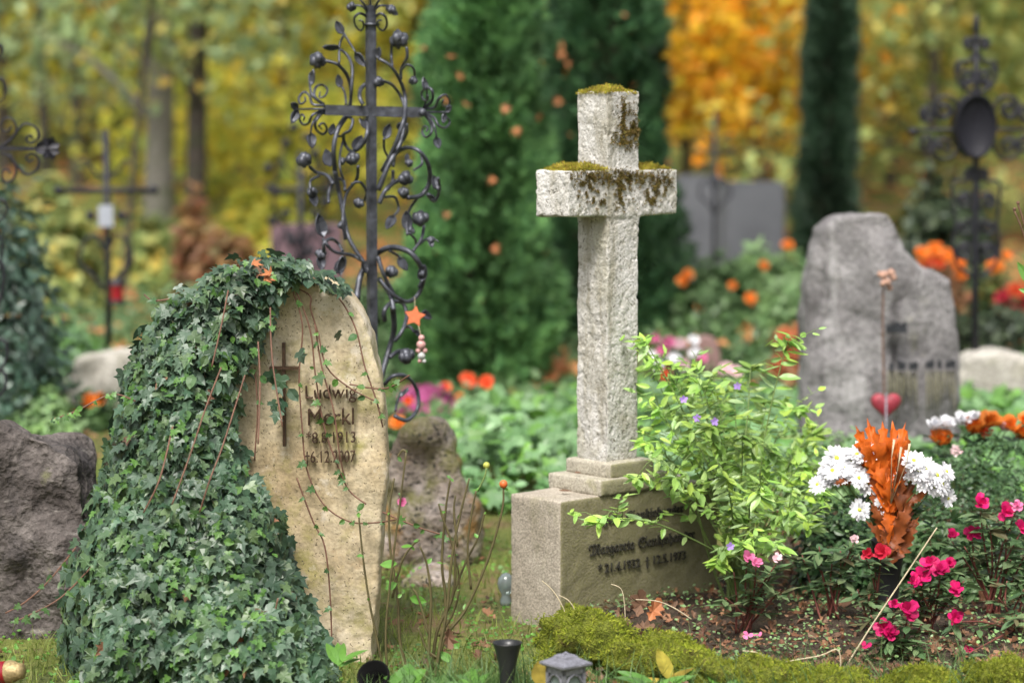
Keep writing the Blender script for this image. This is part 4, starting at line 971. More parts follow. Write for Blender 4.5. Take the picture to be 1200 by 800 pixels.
def stems(parent, base, tips, r, mat, bend=.3, name='stem', seg=5):
    m = MB()
    for t in tips:
        base_ = np.array(base)+rnd(1, .012)[0]*[1, 1, 0]; t = np.array(t)
        mid = (base_+t)/2+np.array([random.uniform(-1, 1), random.uniform(-.5, .5), 0])*bend*np.linalg.norm(t-base_)*.3; mid[2] += .05*np.linalg.norm(t-base_)
        m.tube([base_, mid, t], [r, r*.85, r*.5], seg, sub=5)
    return m.build(name, mat, parent)
LAN = [T_oval(.34, .12, -.12, 4), T_oval(.4, .1, -.25, 4)]
def whorl(tips, n, size, spread=.8):
    pos = []; nr = []; tp = []; sz = []
    for t in tips:
        a0 = random.random()*6
        for i in range(n):
            a = a0+i*2.4+random.uniform(-.3, .3); e = np.array([math.cos(a), math.sin(a), random.uniform(-.35, .4)*1.0])
            pos.append(np.array(t)-[0, 0, random.uniform(0, .02)]); tp.append(e); nr.append(np.array([0, 0, 1])-e*.2+rnd(1, .25)[0]); sz.append(size*random.uniform(.6, 1.15))
    return scatter(LAN, pos, nr, tp, sz)

# ------------------------------------------------------------------ light green shrub beside the stone cross
def g0(px, D): q = P(px, 500, D); return np.array([q[0], q[1], max(gz(q[0], q[1]), soil_z(q[0], q[1]) if inpoly(q[:1], q[1:2], BED)[0] else -1)])
base = g0(868, 6.35)
sb = thing('leafy_shrub', 'light green shrub with tiny violet flowers over the right end of the inscribed plinth', 'shrub', base)
tips_px = [(752, 398, 6.3), (820, 448, 6.3), (925, 396, 6.35), (812, 432, 6.4), (835, 440, 6.5), (790, 450, 6.35), (860, 455, 6.6), (900, 470, 6.6), (930, 480, 6.7), (770, 480, 6.3), (755, 520, 6.2), (745, 560, 6.1), (700, 612, 5.98), (790, 560, 6.1), (830, 500, 6.2), (870, 510, 6.2), (905, 530, 6.25), (940, 545, 6.4), (955, 505, 6.6), (960, 580, 6.3), (930, 600, 6.1), (890, 580, 6.0), (850, 560, 6.0), (870, 640, 5.95), (910, 640, 6.0), (950, 620, 6.2), (820, 470, 6.6), (880, 490, 6.7), (945, 520, 6.7), (800, 525, 6.3), (845, 530, 6.5), (960, 550, 6.6), (760, 430, 6.4), (880, 430, 6.5), (925, 560, 6.5), (745, 500, 6.5), (790, 470, 6.6), (860, 600, 6.2), (840, 660, 6.1)]
m = MB(); lp = []; lt = []; lnn = []; lz = []; endp = []
for px, py, D in tips_px:
    t = P(px, py, D); mid = base*.45+t*.55+np.array([0, 0, .06+random.uniform(0, .05)]); b0 = base+rnd(1, .015)[0]*[1, 1, 0]
    cr, rr = crom([b0, b0*.75+mid*.25+np.array([random.uniform(-.03, .03), 0, .04]), mid, t*.8+mid*.2+[0, 0, .012], t], [.0042, .0035, .0022, .0012, .0008], 7)
    m.tube(cr, rr, 5); endp.append(t)
    n = len(cr)
    for k in range(int(n*.42), n):
        d = norm((cr[min(k+1, n-1)]-cr[k-1])[None])[0]; fr_ = (k-n*.42)/(n*.58)
        for s in (1, -1):
            if random.random() < .78:
                sd = np.cross(d, [0, -.4, 1]); sd /= np.linalg.norm(sd)+1e-6
                lp.append(cr[k]+rnd(1, .003)[0]); lt.append(d*.7+sd*s*random.uniform(.5, 1.1)+np.array([0, random.uniform(-.5, .2), random.uniform(-.5, .25)])); lnn.append(np.array([0, -.35, 1])+rnd(1, .35)[0]); lz.append(random.uniform(.032, .06)*(1-.35*max(0, fr_-.6)))
    # side shoots
    for _ in range(5):
        k = random.randrange(int(n*.4), n-2); a = cr[k]; e = a+np.array([random.uniform(-.09, .09), random.uniform(-.06, .06), random.uniform(0, .07)])
        m.tube([a, (a+e)/2+[0, 0, .01], e], [.0012, .001, .0006], 4); d = norm((e-a)[None])[0]
        for j in range(5):
            q = a+(e-a)*(.25+.18*j); sd = rnd(1)[0]; sd[2] *= .4
            lp.append(q); lt.append(d*.5+norm(sd[None])[0]); lnn.append(np.array([0, -.3, 1])+rnd(1, .4)[0]); lz.append(random.uniform(.022, .045))
m.build('stems', M['green_stem'], sb)
V, Fc = scatter([T_oval(.36, .14, -.15, 5), T_oval(.42, .12, -.3, 5), T_oval(.32, .16, .05, 5)], lp, lnn, lt, lz)
mesh_np('foliage', V, Fc, M['shrub'], sb)
for px, py, D in [(864, 452, 6.4), (837, 494, 6.1), (817, 490, 6.2), (801, 468, 6.2), (856, 640, 5.9)]: flower(sb, P(px, py, D), (0, -1, .3), .012, M['violet'], 5, .7)

# ------------------------------------------------------------------ generic leafy plants
def dome(name, label, catg, px, py_top, D, wpx, hpx, n, size, mat, tpl=None, depth=None, stem=None, low=.0, group=None, droop=.0, stemn=8, twig='stem', squash=1, core=True):
    """bush standing on the ground at depth D, its top at py_top, width wpx"""
    w_ = wpx/ppm(D)/2; top = P(px, py_top, D); g = gz(top[0], D); h = top[2]-g; dp = depth or w_
    t = thing(name, label, catg, (top[0], D, g), group)
    u = rnd(n); u = norm(u); u[:, 2] = np.abs(u[:, 2])*1.0-.05
    rr = U(.62, 1.04, n)
    lump = np.array([1+.22*nz(tuple(q*2.3), 1, px % 17)+.1*nz(tuple(q*6), 1, 2) for q in u])
    pos = np.array([top[0], D, g+low*h])+u*(rr*lump)[:, None]*[w_, dp, h*(1-low)/1.0]
    nr = u*[1, 1, 1]+rnd(n, .45)+[0, 0, .3]; tp = u*.4+rnd(n, .6)+[0, 0, -droop]
    V, Fc = scatter(tpl or [T_oval(.5, .1, -.15, 4)], pos, nr, tp, U(size*.6, size*1.2, n))
    mesh_np('foliage', V, Fc, mat, t)
    stems(t, (top[0], D, g), [pos[i]*.7+np.array([top[0], D, g+h*.5])*.3 for i in RNG.integers(0, n, stemn)], max(.003, size*.05), stem or M['twig'], name=twig)
    return t, (top, g, h, w_, dp)
# dark small-leaved shrub right of the bouquet, pale one behind the light green shrub
dome('small_leaved_shrub', 'dense dark green small-leaved shrub behind the bouquet, below the orange tulip-like flowers', 'shrub', 1130, 512, 6.85, 250, 100, 9000, .018, M['box'], [T_oval(.5, .1, -.1, 3)], depth=.3, stemn=30)
dome('pale_shrub', 'soft pale green shrub out of focus between the leafy shrub and the grey gravestone', 'shrub', 965, 492, 7.5, 130, 120, 1500, .04, M['palegreen'], LAN, depth=.25)
dome('small_leaved_shrub', 'dark low shrub in the shade directly below the white daisies', 'shrub', 985, 580, 6.55, 120, 120, 2200, .028, M['box'], [T_oval(.5, .1, -.1, 3)], depth=.18)
dome('leafy_undergrowth', 'mid green broad-leaved undergrowth behind the magenta impatiens at the right edge', 'shrub', 1120, 604, 6.45, 260, 90, 1700, .042, M['midbush'], LAN, depth=.12, stemn=24)
def green_cover():
    n = 5200
    pts = RNG.uniform([515, 8.0], [1250, 10.6], (n, 2)); x = np.array([P(a, 400, b)[0] for a, b in pts]); y = pts[:, 1]
    h = np.array([.17+.10*nz((a*2.6, b*2.6, 0), 1, 4)+.03*math.sin(b*9) for a, b in zip(x, y)])*np.clip((x+.28)/.14, .25, 1)*np.clip((y-7.85)/.5, .15, 1)
    z = h*U(.35, 1.0, n)**.5
    V, Fc = scatter([T_oval(.75, .12, -.2, 4), T_ivy()], np.stack([x, y, z], 1), rnd(n, .45)+[0, -.35, 1], rnd(n, .8)+[0, -.5, -.2], U(.045, .085, n))
    stuff('ground_cover', V, Fc, M['bluegreen'])
green_cover()
def clover():
    n = 7000; y = U(5.4, 9, n); x = U(-1, .35, n)*y*.24
    k = np.array([nz((a*3.2, b*2.2, 0), 1, 8) for a, b in zip(x, y)]) > -.02; x, y = x[k], y[k]
    k = ~inpoly(x, y, BED); x, y = x[k], y[k]; n = len(x)
    z = np.array([gz(a, b) for a, b in zip(x, y)])+U(.004, .03, n)
    V, Fc = scatter([T_oval(.8, .1, -.1, 3)], np.stack([x, y, z], 1), rnd(n, .4)+[0, -.2, 1], rnd(n), U(.007, .018, n)); stuff('ground_cover', V, Fc, M['weed'])
clover()
def mid_cover():
    # low planting of the graves beyond, mixed greens
    n = 9000
    y = U(10.2, 19, n); x = U(-1, 1, n)*y*.235; z = np.array([.10+.12*nz((a*1.7, b*1.7, 0), 1, 6)+.05 for a, b in zip(x, y)])*U(.1, 1, n)
    keep = ~((np.abs(x) < .9) & (y > 11.6) & (y < 13)); x, y, z = x[keep], y[keep], np.abs(z[keep]); n = len(x)
    V, Fc = scatter([T_oval(.6, .1, -.2, 3)], np.stack([x, y, z], 1), rnd(n, .5)+[0, -.3, 1], rnd(n, .8), U(.04, .09, n))
    stuff('ground_cover', V, Fc, M['midbush'])
mid_cover()
def litter():
    n = 7000
    y = U(5.42, 8.2, n)**1.0; x = U(0, 1, n)*2.0+.08; keep = inpoly(x, y, BED); x, y = x[keep], y[keep]; n = len(x)
    z = np.array([soil_z(a, b) for a, b in zip(x, y)])+U(0, .018, n)
    V, Fc = scatter([T_oval(.6, .2, -.4, 3), T_oak(1.2), T_quad(.5, .25)], np.stack([x, y, z], 1), rnd(n, .5)+[0, -.3, 1], rnd(n), U(.008, .03, n)*np.where(U(0, 1, n) < .08, 1.7, 1))
    stuff('leaf_litter', V, Fc, M['dead'])
    n = 5600; y = U(5.42, 7.2, n); x = .1+U(0, 1, n)**1*1.5; keep = inpoly(x, y, BED); x, y = x[keep], y[keep]
    k = np.array([nz((a*5, b*5, 0), 1, 9) for a, b in zip(x, y)]) > -.06; x, y = x[k], y[k]; n = len(x)
    z = np.array([soil_z(a, b) for a, b in zip(x, y)])+U(.004, .03, n)
    V, Fc = scatter([T_oval(.8, .1, -.1, 3)], np.stack([x, y, z], 1), rnd(n, .4)+[0, -.2, 1], rnd(n), U(.006, .014, n))
    stuff('ground_cover', V, Fc, M['palegreen'])
    n = 600; y = U(5.25, 5.72, n); x = U(.06, 1.35, n); z = np.array([gz(a, b)+.045+.02*nz((a*9, b*9, 0), 1, 3) for a, b in zip(x, y)])
    V, Fc = scatter([T_oval(.6, .2, -.4, 3), T_oak(1.2)], np.stack([x, y, z], 1), rnd(n, .4)+[0, -.5, 1], rnd(n), U(.012, .032, n)); stuff('leaf_litter', V, Fc, M['dead'])
    n = 900; y = U(5.3, 5.7, n); x = U(.06, 1.35, n); z = np.array([gz(a, b) for a, b in zip(x, y)])
    V, Fc = scatter([T_blade(.022, .8), T_blade(.02, .2)], np.stack([x, y, z], 1), rnd(n)*[1, 1, .2], rnd(n, .55)+[0, 0, 1], U(.06, .15, n)); stuff('grass', V, Fc, M['darkgrass'])
    # leaves scattered over the lawn and the far ground
    n = 1100; y = U(5.6, 11, n); x = U(-1, 1, n)*y*.22; z = np.array([gz(a, b) for a, b in zip(x, y)])+.012
    V, Fc = scatter(MAP+OAK, np.stack([x, y, z], 1), rnd(n, .25)+[0, -.1, 1], rnd(n), U(.015, .05, n)); stuff('leaf_litter', V, Fc, M['dead'])
    n = 5000; y = U(12, 60, n); x = U(-1, 1, n)*y*.25; z = np.array([gz(a, b) for a, b in zip(x, y)])+.02
    V, Fc = scatter(MAP, np.stack([x, y, z], 1), rnd(n, .35)+[0, -.4, 1], rnd(n), U(.08, .2, n)); stuff('leaf_litter', V, Fc, M['deadorange'])
litter()

# ------------------------------------------------------------------ moss covered edging stones
def mossstone(label, px, py, D, rx, ry, rz, seed, nb=2600):
    c = P(px, py, D); g = gz(c[0], c[1]); h = c[2]-g
    o = MB().blob((0, 0, 0), (rx, ry, rz), 28, 18, .5, seed).build('mossy_stone', M['mossbase']); remesh(o, .009)
    roughen(o, [(.016, 14, seed), (.008, 40, seed+1), (.003, 110, seed+2)])
    o.location = (c[0], D, c[2]-rz*.85)
    me = o.data; vs = [(np.array(v.co), np.array(v.normal)) for v in me.vertices if v.normal.z > -.1]
    idx = RNG.integers(0, len(vs), nb); pos = np.array([vs[i][0] for i in idx])+rnd(nb, .003)+np.array(o.location); nr = np.array([vs[i][1] for i in idx])
    V, Fc = scatter([T_quad(.35, .1), T_blade(.2, .4)], pos, rnd(nb), nr+rnd(nb, .6), U(.005, .013, nb)); mesh_np('moss', V, Fc, M['moss'], o)
    return tag(o, label, 'mossy stone')
mossstone('bright mossy stone rounded like a cushion right in front of the inscribed plinth corner', 684, 720, 5.62, .10, .08, .07, 3, 4600)
mossstone('low mossy edging stone right of the cast metal lantern', 770, 750, 5.46, .13, .07, .055, 5, 4600)
mossstone('long flat mossy edging stone at the bottom below the small pink fallen petals', 880, 776, 5.38, .13, .06, .05, 8, 4000)
mossstone('mossy edging stone at the bottom edge left of the dry straw stalk', 965, 788, 5.34, .10, .06, .05, 9, 3600)
mossstone('mossy edging stone below the lowest magenta flowers', 1082, 786, 5.33, .09, .05, .045, 11, 3600)
mossstone('mossy edging stone in the bottom right corner', 1180, 776, 5.34, .10, .05, .05, 12, 3600)
mossstone('small shaded mossy stone between the black cone vase and the big moss cushion', 640, 768, 5.5, .03, .035, .03, 14, 700)
def mosscarpet():
    n = 14000; y = U(5.25, 5.74, n); x = U(.06, 1.35, n); k = ~inpoly(x, y, BED) & (np.array([nz((a*5, b*5, 0), 1, 7) for a, b in zip(x, y)]) > -.12); x, y = x[k], y[k]; n = len(x); z = np.array([gz(a, b)+.02+.045*nz((a*9, b*9, 0), 1, 3) for a, b in zip(x, y)])+U(0, .01, n)
    V, Fc = scatter([T_quad(.4, .1), T_blade(.2, .4)], np.stack([x, y, z], 1), rnd(n), rnd(n, .5)+[0, 0, 1], U(.008, .02, n)); stuff('moss', V, Fc, M['moss'])
mosscarpet()

# ------------------------------------------------------------------ impatiens on the soil bed
def impatiens(label, bx, D, fl, extra, mat='magenta', h=.1, leaf=.05, rad=.018):
    b = g0(bx, D); t = thing('impatiens', label, 'flower', b)
    fp = [P(x, y, d) for x, y, d, *_ in fl]; tips = [np.array(p)+[0, .008, -.014] for p in fp]+[P(x, y, d) for x, y, d in extra]
    stems(t, b, tips, .0032, M['red_stem'], name='stems')
    V, Fc = whorl([p-np.array([0, 0, .004]) for p in tips], 9, leaf*1.05); V2, F2 = whorl([p*.6+b*.4 for p in tips], 5, leaf*.9)
    V, Fc = cat((V, Fc), (V2, F2)); mesh_np('foliage', V, Fc, M['impleaf'], t)
    for (x, y, d, *o), p in zip(fl, fp):
        flower(t, p, (random.uniform(-.3, .3), -1, random.uniform(.3, .9)), (o[0] if o else rad)*1.3, M[o[1]] if len(o) > 1 else M[mat], random.choice((5, 5, 6, 7)), .85, 2, .2, lift=.7, jit=.35)
M['impleaf'] = leafmat('impatiens leaf', [(.06, .12, .05), (.10, .17, .07), (.14, .2, .09), (.12, .1, .05)], rough=.45, trans=.2)
impatiens('magenta impatiens low on the soil with the lowest large double bloom, front right', 1055, 5.72, [(1035, 735, 5.66, .020), (1043, 742, 5.65, .018), (1064, 716, 5.66, .024), (1048, 708, 5.68, .012)], [(1080, 730, 5.7), (1020, 720, 5.72), (1060, 745, 5.66), (1075, 752, 5.66)], leaf=.055)
impatiens('magenta impatiens with a flat cluster of five blooms just above the lowest ones', 1090, 5.95, [(1090, 660, 5.9, .021), (1080, 676, 5.88, .024), (1102, 668, 5.88, .020), (1120, 690, 5.88, .018), (1072, 681, 5.87, .018), (1112, 660, 5.92, .014)], [(1100, 695, 5.9), (1130, 680, 5.92), (1075, 700, 5.9)], leaf=.05)
impatiens('red impatiens with one bloom under the orange dried leaves of the bouquet', 1030, 5.98, [(1033, 647, 5.9, .019, 'red'), (1016, 649, 5.9, .014, 'red')], [(1025, 665, 5.93), (1005, 690, 5.95), (1018, 700, 5.92), (1040, 700, 5.92)], leaf=.045)
impatiens('tall magenta impatiens with reddish stems at the right edge', 1165, 6.15, [(1149, 590, 6.1, .022), (1178, 599, 6.1, .020), (1192, 592, 6.1, .014, 'pink'), (1197, 618, 6.08, .018), (1116, 628, 6.1, .017), (1140, 624, 6.12, .019)], [(1160, 615, 6.1), (1130, 640, 6.1), (1175, 635, 6.1), (1185, 655, 6.1), (1205, 640, 6.1), (1150, 600, 6.12)], leaf=.055)
impatiens('small pink impatiens with pale blooms before the leafy shrub', 872, 6.0, [(876, 652, 5.92, .014, 'pink'), (886, 659, 5.9, .013, 'pink'), (910, 655, 5.93, .013, 'palepink')], [(860, 670, 5.95), (895, 680, 5.95), (880, 690, 5.95), (915, 690, 5.95), (850, 700, 5.9), (905, 670, 5.95)], leaf=.045)
impatiens('leafy impatiens with one pale pink bud left of the red one', 975, 6.08, [(1001, 631, 6.02, .010, 'palepink')], [(960, 640, 6.05), (985, 645, 6.05), (955, 655, 6.05), (975, 660, 6.05), (1000, 650, 6.05), (940, 650, 6.08)], leaf=.055)
impatiens('impatiens with small red buds between the two magenta plants at right', 1195, 5.95, [(1119, 723, 5.78, .018), (1135, 760, 5.7, .009)], [(1180, 680, 5.95), (1200, 690, 5.9), (1170, 700, 5.9), (1210, 670, 5.9), (1190, 720, 5.85)], leaf=.05)
for i, (px, py, s, l) in enumerate([(876, 744, .014, 'left'), (888, 744, .013, 'right'), (1015, 756, .014, None)]):
    c = P(px, py, 5.72); c[2] = soil_z(c[0], c[1])+.014 if py < 750 else c[2]
    c = P(px, py, 5.74 if py < 750 else 5.62)
    V, Fc = scatter([T_petal(1.1, .2)], [c]*3, rnd(3, .3)+[0, -.5, 1], [(1, 0, 0), (-.6, .7, 0), (-.5, -.8, 0)], [s]*3)
    o = mesh_np('fallen_blossom', V-c, Fc, M['magenta' if l is None else 'pink']); o.location = tuple(c)
    tag(o, {'left': 'fallen pink blossom on the soil behind the flat mossy stone, the left one of two', 'right': 'fallen pink blossom on the soil behind the flat mossy stone, the right one of two', None: 'fallen magenta blossom on the soil below the lowest impatiens bloom'}[l], 'blossom')

# ------------------------------------------------------------------ bouquet
BD = 6.15; vb = g0(1043, BD)
vs_ = thing('grave_vase', 'dark grave vase holding the white daisies, standing among the impatiens', 'vase', vb)
MB().lathe(vb, [(0, 0), (.022, 0), (.026, .02), (.032, .10), (.045, .19), (.048, .195), (.044, .19), (.03, .11), (0, .1)], 24).build('body', M['blackplastic'], vs_)
vtop = vb+[0, 0, .19]
bq = thing('daisy_bouquet', 'bouquet of white daisies in the dark grave vase, left and right of orange leaves', 'bouquet', vtop-[0, 0, .07])
DA = [(981, 537, 14, -.3, .4), (1013, 530, 14, .1, .9), (997, 543, 13, -.2, .6), (1014, 548, 13, 0, .5), (984, 556, 13, -.4, .5), (970, 560, 13, -.7, .4), (959, 568, 11, -1, .6), (1017, 566, 14, 0, .3), (1007, 597, 12, 0, .05), (1000, 556, 11, -.3, .4),
      (1052, 559, 12, -.1, .4), (1070, 541, 13, .1, .8), (1084, 550, 14, .3, .5), (1097, 557, 12, .6, .5), (1108, 553, 11, .9, .6), (1103, 567, 12, .6, .3), (1110, 583, 10, .5, -.2), (1082, 562, 13, .2, .3), (1064, 552, 11, 0, .5), (1094, 570, 11, .4, .2), (990, 548, 12, -.3, .8), (976, 552, 12, -.5, .8), (1006, 560, 12, .1, .3), (1090, 560, 12, .4, .6), (1076, 552, 12, .1, .7), (1031, 588, 6, 0, .2), (1030, 600, 5, 0, .1), (972, 547, 12, -.6, .7), (1004, 533, 11, -.1, 1)]
tp_ = []
for x, y, r, nx_, nz_ in DA:
    c = P(x, y, BD-.07+random.uniform(-.02, .02)); tp_.append(c)
    flower(bq, c, (nx_, -1, nz_), r*1.22/ppm(BD), M['white'], 21, .30, 3, .05, M['yellowcentre'], 'daisy', lift=.3)
stems(bq, vtop, [t+[0, .01, -.004] for t in tp_], .0016, M['green_stem'], name='stems')
V, Fc = whorl([vtop*.4+t*.6+[0, .02, -.01] for t in tp_], 4, .045); mesh_np('foliage', V, Fc, M['box'], bq)
ol = thing('dried_leaf_spray', 'bright orange and rust brown dried leaves standing in the middle of the white daisies', 'dried leaves', vtop-[0, 0, .04])
OB = BD-.09
def T_serr(wd, c_, n_=16):
    V = []; Fc = []
    for i in range(n_+1):
        t0 = i/n_; ww = wd*math.sin(math.pi*min(1, .04+.96*t0**.8))**.8*(.72 if i % 2 else 1.18)*(1+.15*math.sin(i*2.3)); z0 = .22*(t0-.4)**2+.03*math.sin(11*t0)
        V += [(-ww, t0+(.0 if i % 2 else .045), z0+c_*ww*.8+.02*math.sin(i*1.9)), (-ww*.45, t0, z0+c_*ww*.5), (0, t0, z0), (ww*.45, t0, z0+c_*ww*.5), (ww, t0+(.0 if i % 2 else .045), z0+c_*ww*.8+.02*math.cos(i*1.7))]
    for i in range(n_):
        for k in range(4):
            p = i*5+k; Fc += [(p, p+1, p+6), (p, p+6, p+5)]
    return np.array(V), np.array(Fc)
OT = [T_serr(.12, .7), T_serr(.15, -.5), T_serr(.135, .5)]
for (x0, y0, x1, y1, mt, tl) in [(1040, 600, 1022, 496, 'orangeleaf', 0), (1040, 580, 1038, 500, 'orangeleaf', 1), (1042, 600, 1064, 502, 'orangeleaf', 2), (1046, 590, 1066, 520, 'orangeleaf', 0), (1036, 570, 1012, 515, 'orangeleaf', 2), (1040, 640, 1030, 560, 'orangeleaf', 0), (1045, 640, 1062, 565, 'rustleaf', 1),
                              (1035, 655, 1066, 590, 'rustleaf', 2), (1052, 640, 1022, 592, 'rustleaf', 1), (1028, 620, 1060, 646, 'rustleaf', 0), (1065, 590, 1088, 572, 'rustleaf', 1), (1010, 560, 985, 566, 'rustleaf', 1), (1036, 580, 1008, 508, 'orangeleaf', 1), (1038, 590, 1030, 505, 'orangeleaf', 2), (1042, 590, 1050, 498, 'orangeleaf', 0), (1046, 600, 1074, 512, 'orangeleaf', 1), (1030, 600, 1024, 540, 'rustleaf', 2), (1052, 600, 1058, 535, 'rustleaf', 0), (1040, 655, 1048, 600, 'orangeleaf', 2), (1034, 640, 1070, 620, 'rustleaf', 2), (1050, 650, 1024, 612, 'rustleaf', 0), (1045, 630, 1044, 560, 'orangeleaf', 1), (1040, 662, 1070, 606, 'rustleaf', 1)]:
    a = P(x0, y0, OB+.02); b = P(x1, y1, OB-.02+random.uniform(-.02, .02)); V, Fc = scatter([OT[tl]], [a], [(random.uniform(-.6, .6), -1, random.uniform(-.1, .4))], [b-a], [np.linalg.norm(b-a)])
    o = mesh_np('dried_leaf', V, Fc, M[mt], ol, True); 
m = MB(); m.tube([vtop-[0, 0, .04], P(1043, 620, OB+.03), P(1040, 600, OB+.02)], .002, 5)
for x1, y1 in [(1048, 515), (1066, 520), (1056, 524)]: m.tube([P(1044, 590, OB), P(x1-3, y1+20, OB-.03), P(x1, y1, OB-.04)], [.001, .001, .0035], 5)
m.build('stalks', M['straw'], ol)

# small orange tulip-like flowers and white ones behind
of = thing('tulip_arrangement', 'row of orange tulip-like blooms with white ones in front of the grey granite gravestone', 'flowers', g0(1130, 7.35))
tt_ = []
for x, y, r, mt in [(1101, 515, 13, 'orange'), (1140, 501, 14, 'orange'), (1158, 493, 13, 'orange'), (1184, 498, 11, 'orange'), (1196, 508, 11, 'orange'), (1205, 492, 12, 'orange'), (1152, 507, 9, 'redorange'), (1095, 497, 10, 'white'), (1108, 495, 10, 'white'), (1125, 492, 10, 'white'), (1142, 488, 7, 'white'), (1175, 500, 8, 'palepink')]:
    c = P(x, y, 7.2); tt_.append(c)
    for k in range(1): flower(of, c+[0, 0, -r*.6/ppm(7.2)], (random.uniform(-.3, .3), -.4, 1), r*1.7/ppm(7.2), M[mt], 6, .8, 2, .1, name='flower', lift=3.2, jit=.15)
stems(of, g0(1130, 7.35), tt_, .003, M['green_stem'], name='stems'); V, Fc = whorl([t-[0, 0, .04] for t in tt_], 5, .06); mesh_np('foliage', V, Fc, M['box'], of)
c = P(1121, 528, 7.0); flower(thing('small_pink_flower', 'single dusky pink flower head in the dark small-leaved shrub below the orange blooms', 'flower', c), c, (0, -1, .5), .02, M['palepink'], 8, .6, 2)

# ------------------------------------------------------------------ heart on a stick, dried flower stalk
HDp = 8.1
hp = thing('heart_ornament', 'faded red heart on a thin rod in front of the grey granite gravestone', 'ornament', P(1038, 560, HDp)*[1, 1, 0]); 
bm = bmesh.new(); s = 19/ppm(HDp); c = P(1038, 474, HDp)
V = []; Fc = []; na = 40; rings = 7
for j in range(rings):
    ph = math.pi*(j/(rings-1)-.5); k = math.cos(ph); yy = math.sin(ph)*.34*s
    for i in range(na):
        a = 2*math.pi*i/na; hx = math.sin(a)**3*1.0; hy = (13*math.cos(a)-5*math.cos(2*a)-2*math.cos(3*a)-math.cos(4*a))/15.
        V.append((c[0]+hx*s*.95*max(k, .02)**.6, c[1]+yy, c[2]+hy*s*.9*max(k, .02)**.6))
for j in range(rings-1):
    for i in range(na): Fc.append((j*na+i, j*na+(i+1) % na, (j+1)*na+(i+1) % na, (j+1)*na+i))
bm.free(); MB().add(V, Fc).build('heart', M['heart'], hp)
m = MB(); m.tube([P(1038, 600, HDp-.06)*[1, 1, 1], P(1038.5, 460, HDp-.058)], .0032, 6); m.build('rod', M['zinc'], hp)
ds = thing('dried_flower_stalk', 'dried brown flower on a long bare stalk rising in front of the grey granite gravestone', 'dried flower', P(1036, 560, 8.2)*[1, 1, 0])
m = MB(); pline(m, [(1037, 610), (1036, 460), (1034.5, 400), (1035, 345), (1036, 325)], 8.25, 1.4, 1.2, sub=4); m.build('stalk', M['twig'], ds)
m = MB()
for i, (x, y, r) in enumerate([(1036, 322, 5), (1044, 320, 5), (1040, 330, 4.5), (1035, 332, 4), (1042, 337, 4), (1047, 325, 4), (1031, 321, 3.5)]): m.blob(P(x, y, 8.24+random.uniform(-.01, .01)), r/ppm(8.2), 7, 5, .5, i)
m.build('dried_flower', plainmat('dried rosy bloom', (.38, .23, .17), .8), ds)

# ------------------------------------------------------------------ bare rose twigs
RD = 5.6; rb = P(505, 815, RD); rb[2] = gz(rb[0], RD)
rt = thing('rose_bush', 'almost bare rose bush with thin canes, a red hip and one pink bloom', 'rose bush', rb)
m = MB()
CN = [[(507, 812), (515, 760), (524, 712), (530, 650), (540, 600), (550, 560)], [(508, 812), (520, 750), (545, 715), (570, 660), (588, 600), (590, 572)], [(520, 750), (522, 700), (518, 660), (522, 600), (528, 560)], [(500, 812), (503, 750), (505, 700), (500, 660), (492, 640)],
      [(505, 800), (512, 740), (530, 700), (533, 650), (520, 610), (514, 590)], [(490, 812), (470, 760), (466, 700), (458, 650), (456, 600), (462, 560)], [(456, 812), (452, 740), (460, 660), (470, 580), (476, 530)], [(476, 530), (472, 527), (466, 535)], [(528, 705), (545, 660), (560, 630), (568, 600)], [(536, 640), (532, 600), (534, 580)], [(552, 690), (548, 640), (553, 600), (558, 575)],
      [(455, 812), (440, 740), (432, 700), (425, 650), (420, 600)], [(503, 745), (490, 700), (484, 690)], [(460, 700), (470, 660), (482, 640), (492, 632)], [(514, 745), (530, 720), (538, 690), (536, 660)], [(512, 770), (500, 760), (490, 735)]]
for i, v in enumerate(CN): pline(m, v, RD+(i % 3)*.03-.03, 2.3 if i < 6 else 1.6, 1.1, 5, 5)
m.build('canes', plainmat('green brown cane', (.09, .075, .03), .6), rt)
MB().blob(P(590, 567, RD), 5/ppm(RD), 10, 8).build('rose_hip', plainmat('orange red rose hip', (.55, .12, .03), .4), rt)
MB().blob(P(570, 545, RD+.4), 4.5/ppm(RD), 8, 6).build('bud', plainmat('yellow green bud', (.4, .42, .08), .5), rt)
m = MB(); pline(m, [(560, 575), (568, 558), (570, 548)], RD+.3, 1.2, 1, 5, 3); m.build('bud_stem', M['green_stem'], rt)
flower(rt, P(471, 588, RD-.02), (0, -1, .4), .013, M['pink'], 6, .9, 3, .1, lift=.8)
pos = []; tp = []
for v in CN:
    for x, y in v[2:]:
        for _ in range(2):
            if random.random() < .45: pos.append(P(x, y, RD)); tp.append(rnd(1)[0])
V, Fc = scatter([T_oval(.6, .1, -.1, 4)], pos, rnd(len(pos), .6)+[0, -.5, .8], tp, U(.008, .02, len(pos)))
q = [(538, 760), (530, 775), (470, 640), (465, 660), (480, 700), (452, 690)]; V2, F2 = scatter([T_oval(.5, .1, -.1, 5)], [P(x, y, RD-.03) for x, y in q], rnd(6, .3)+[0, -1, .5], rnd(6)+[0, 0, .5], U(.03, .045, 6))
V, Fc = cat((V, Fc), (V2, F2)); mesh_np('foliage', V, Fc, M['weed'], rt)

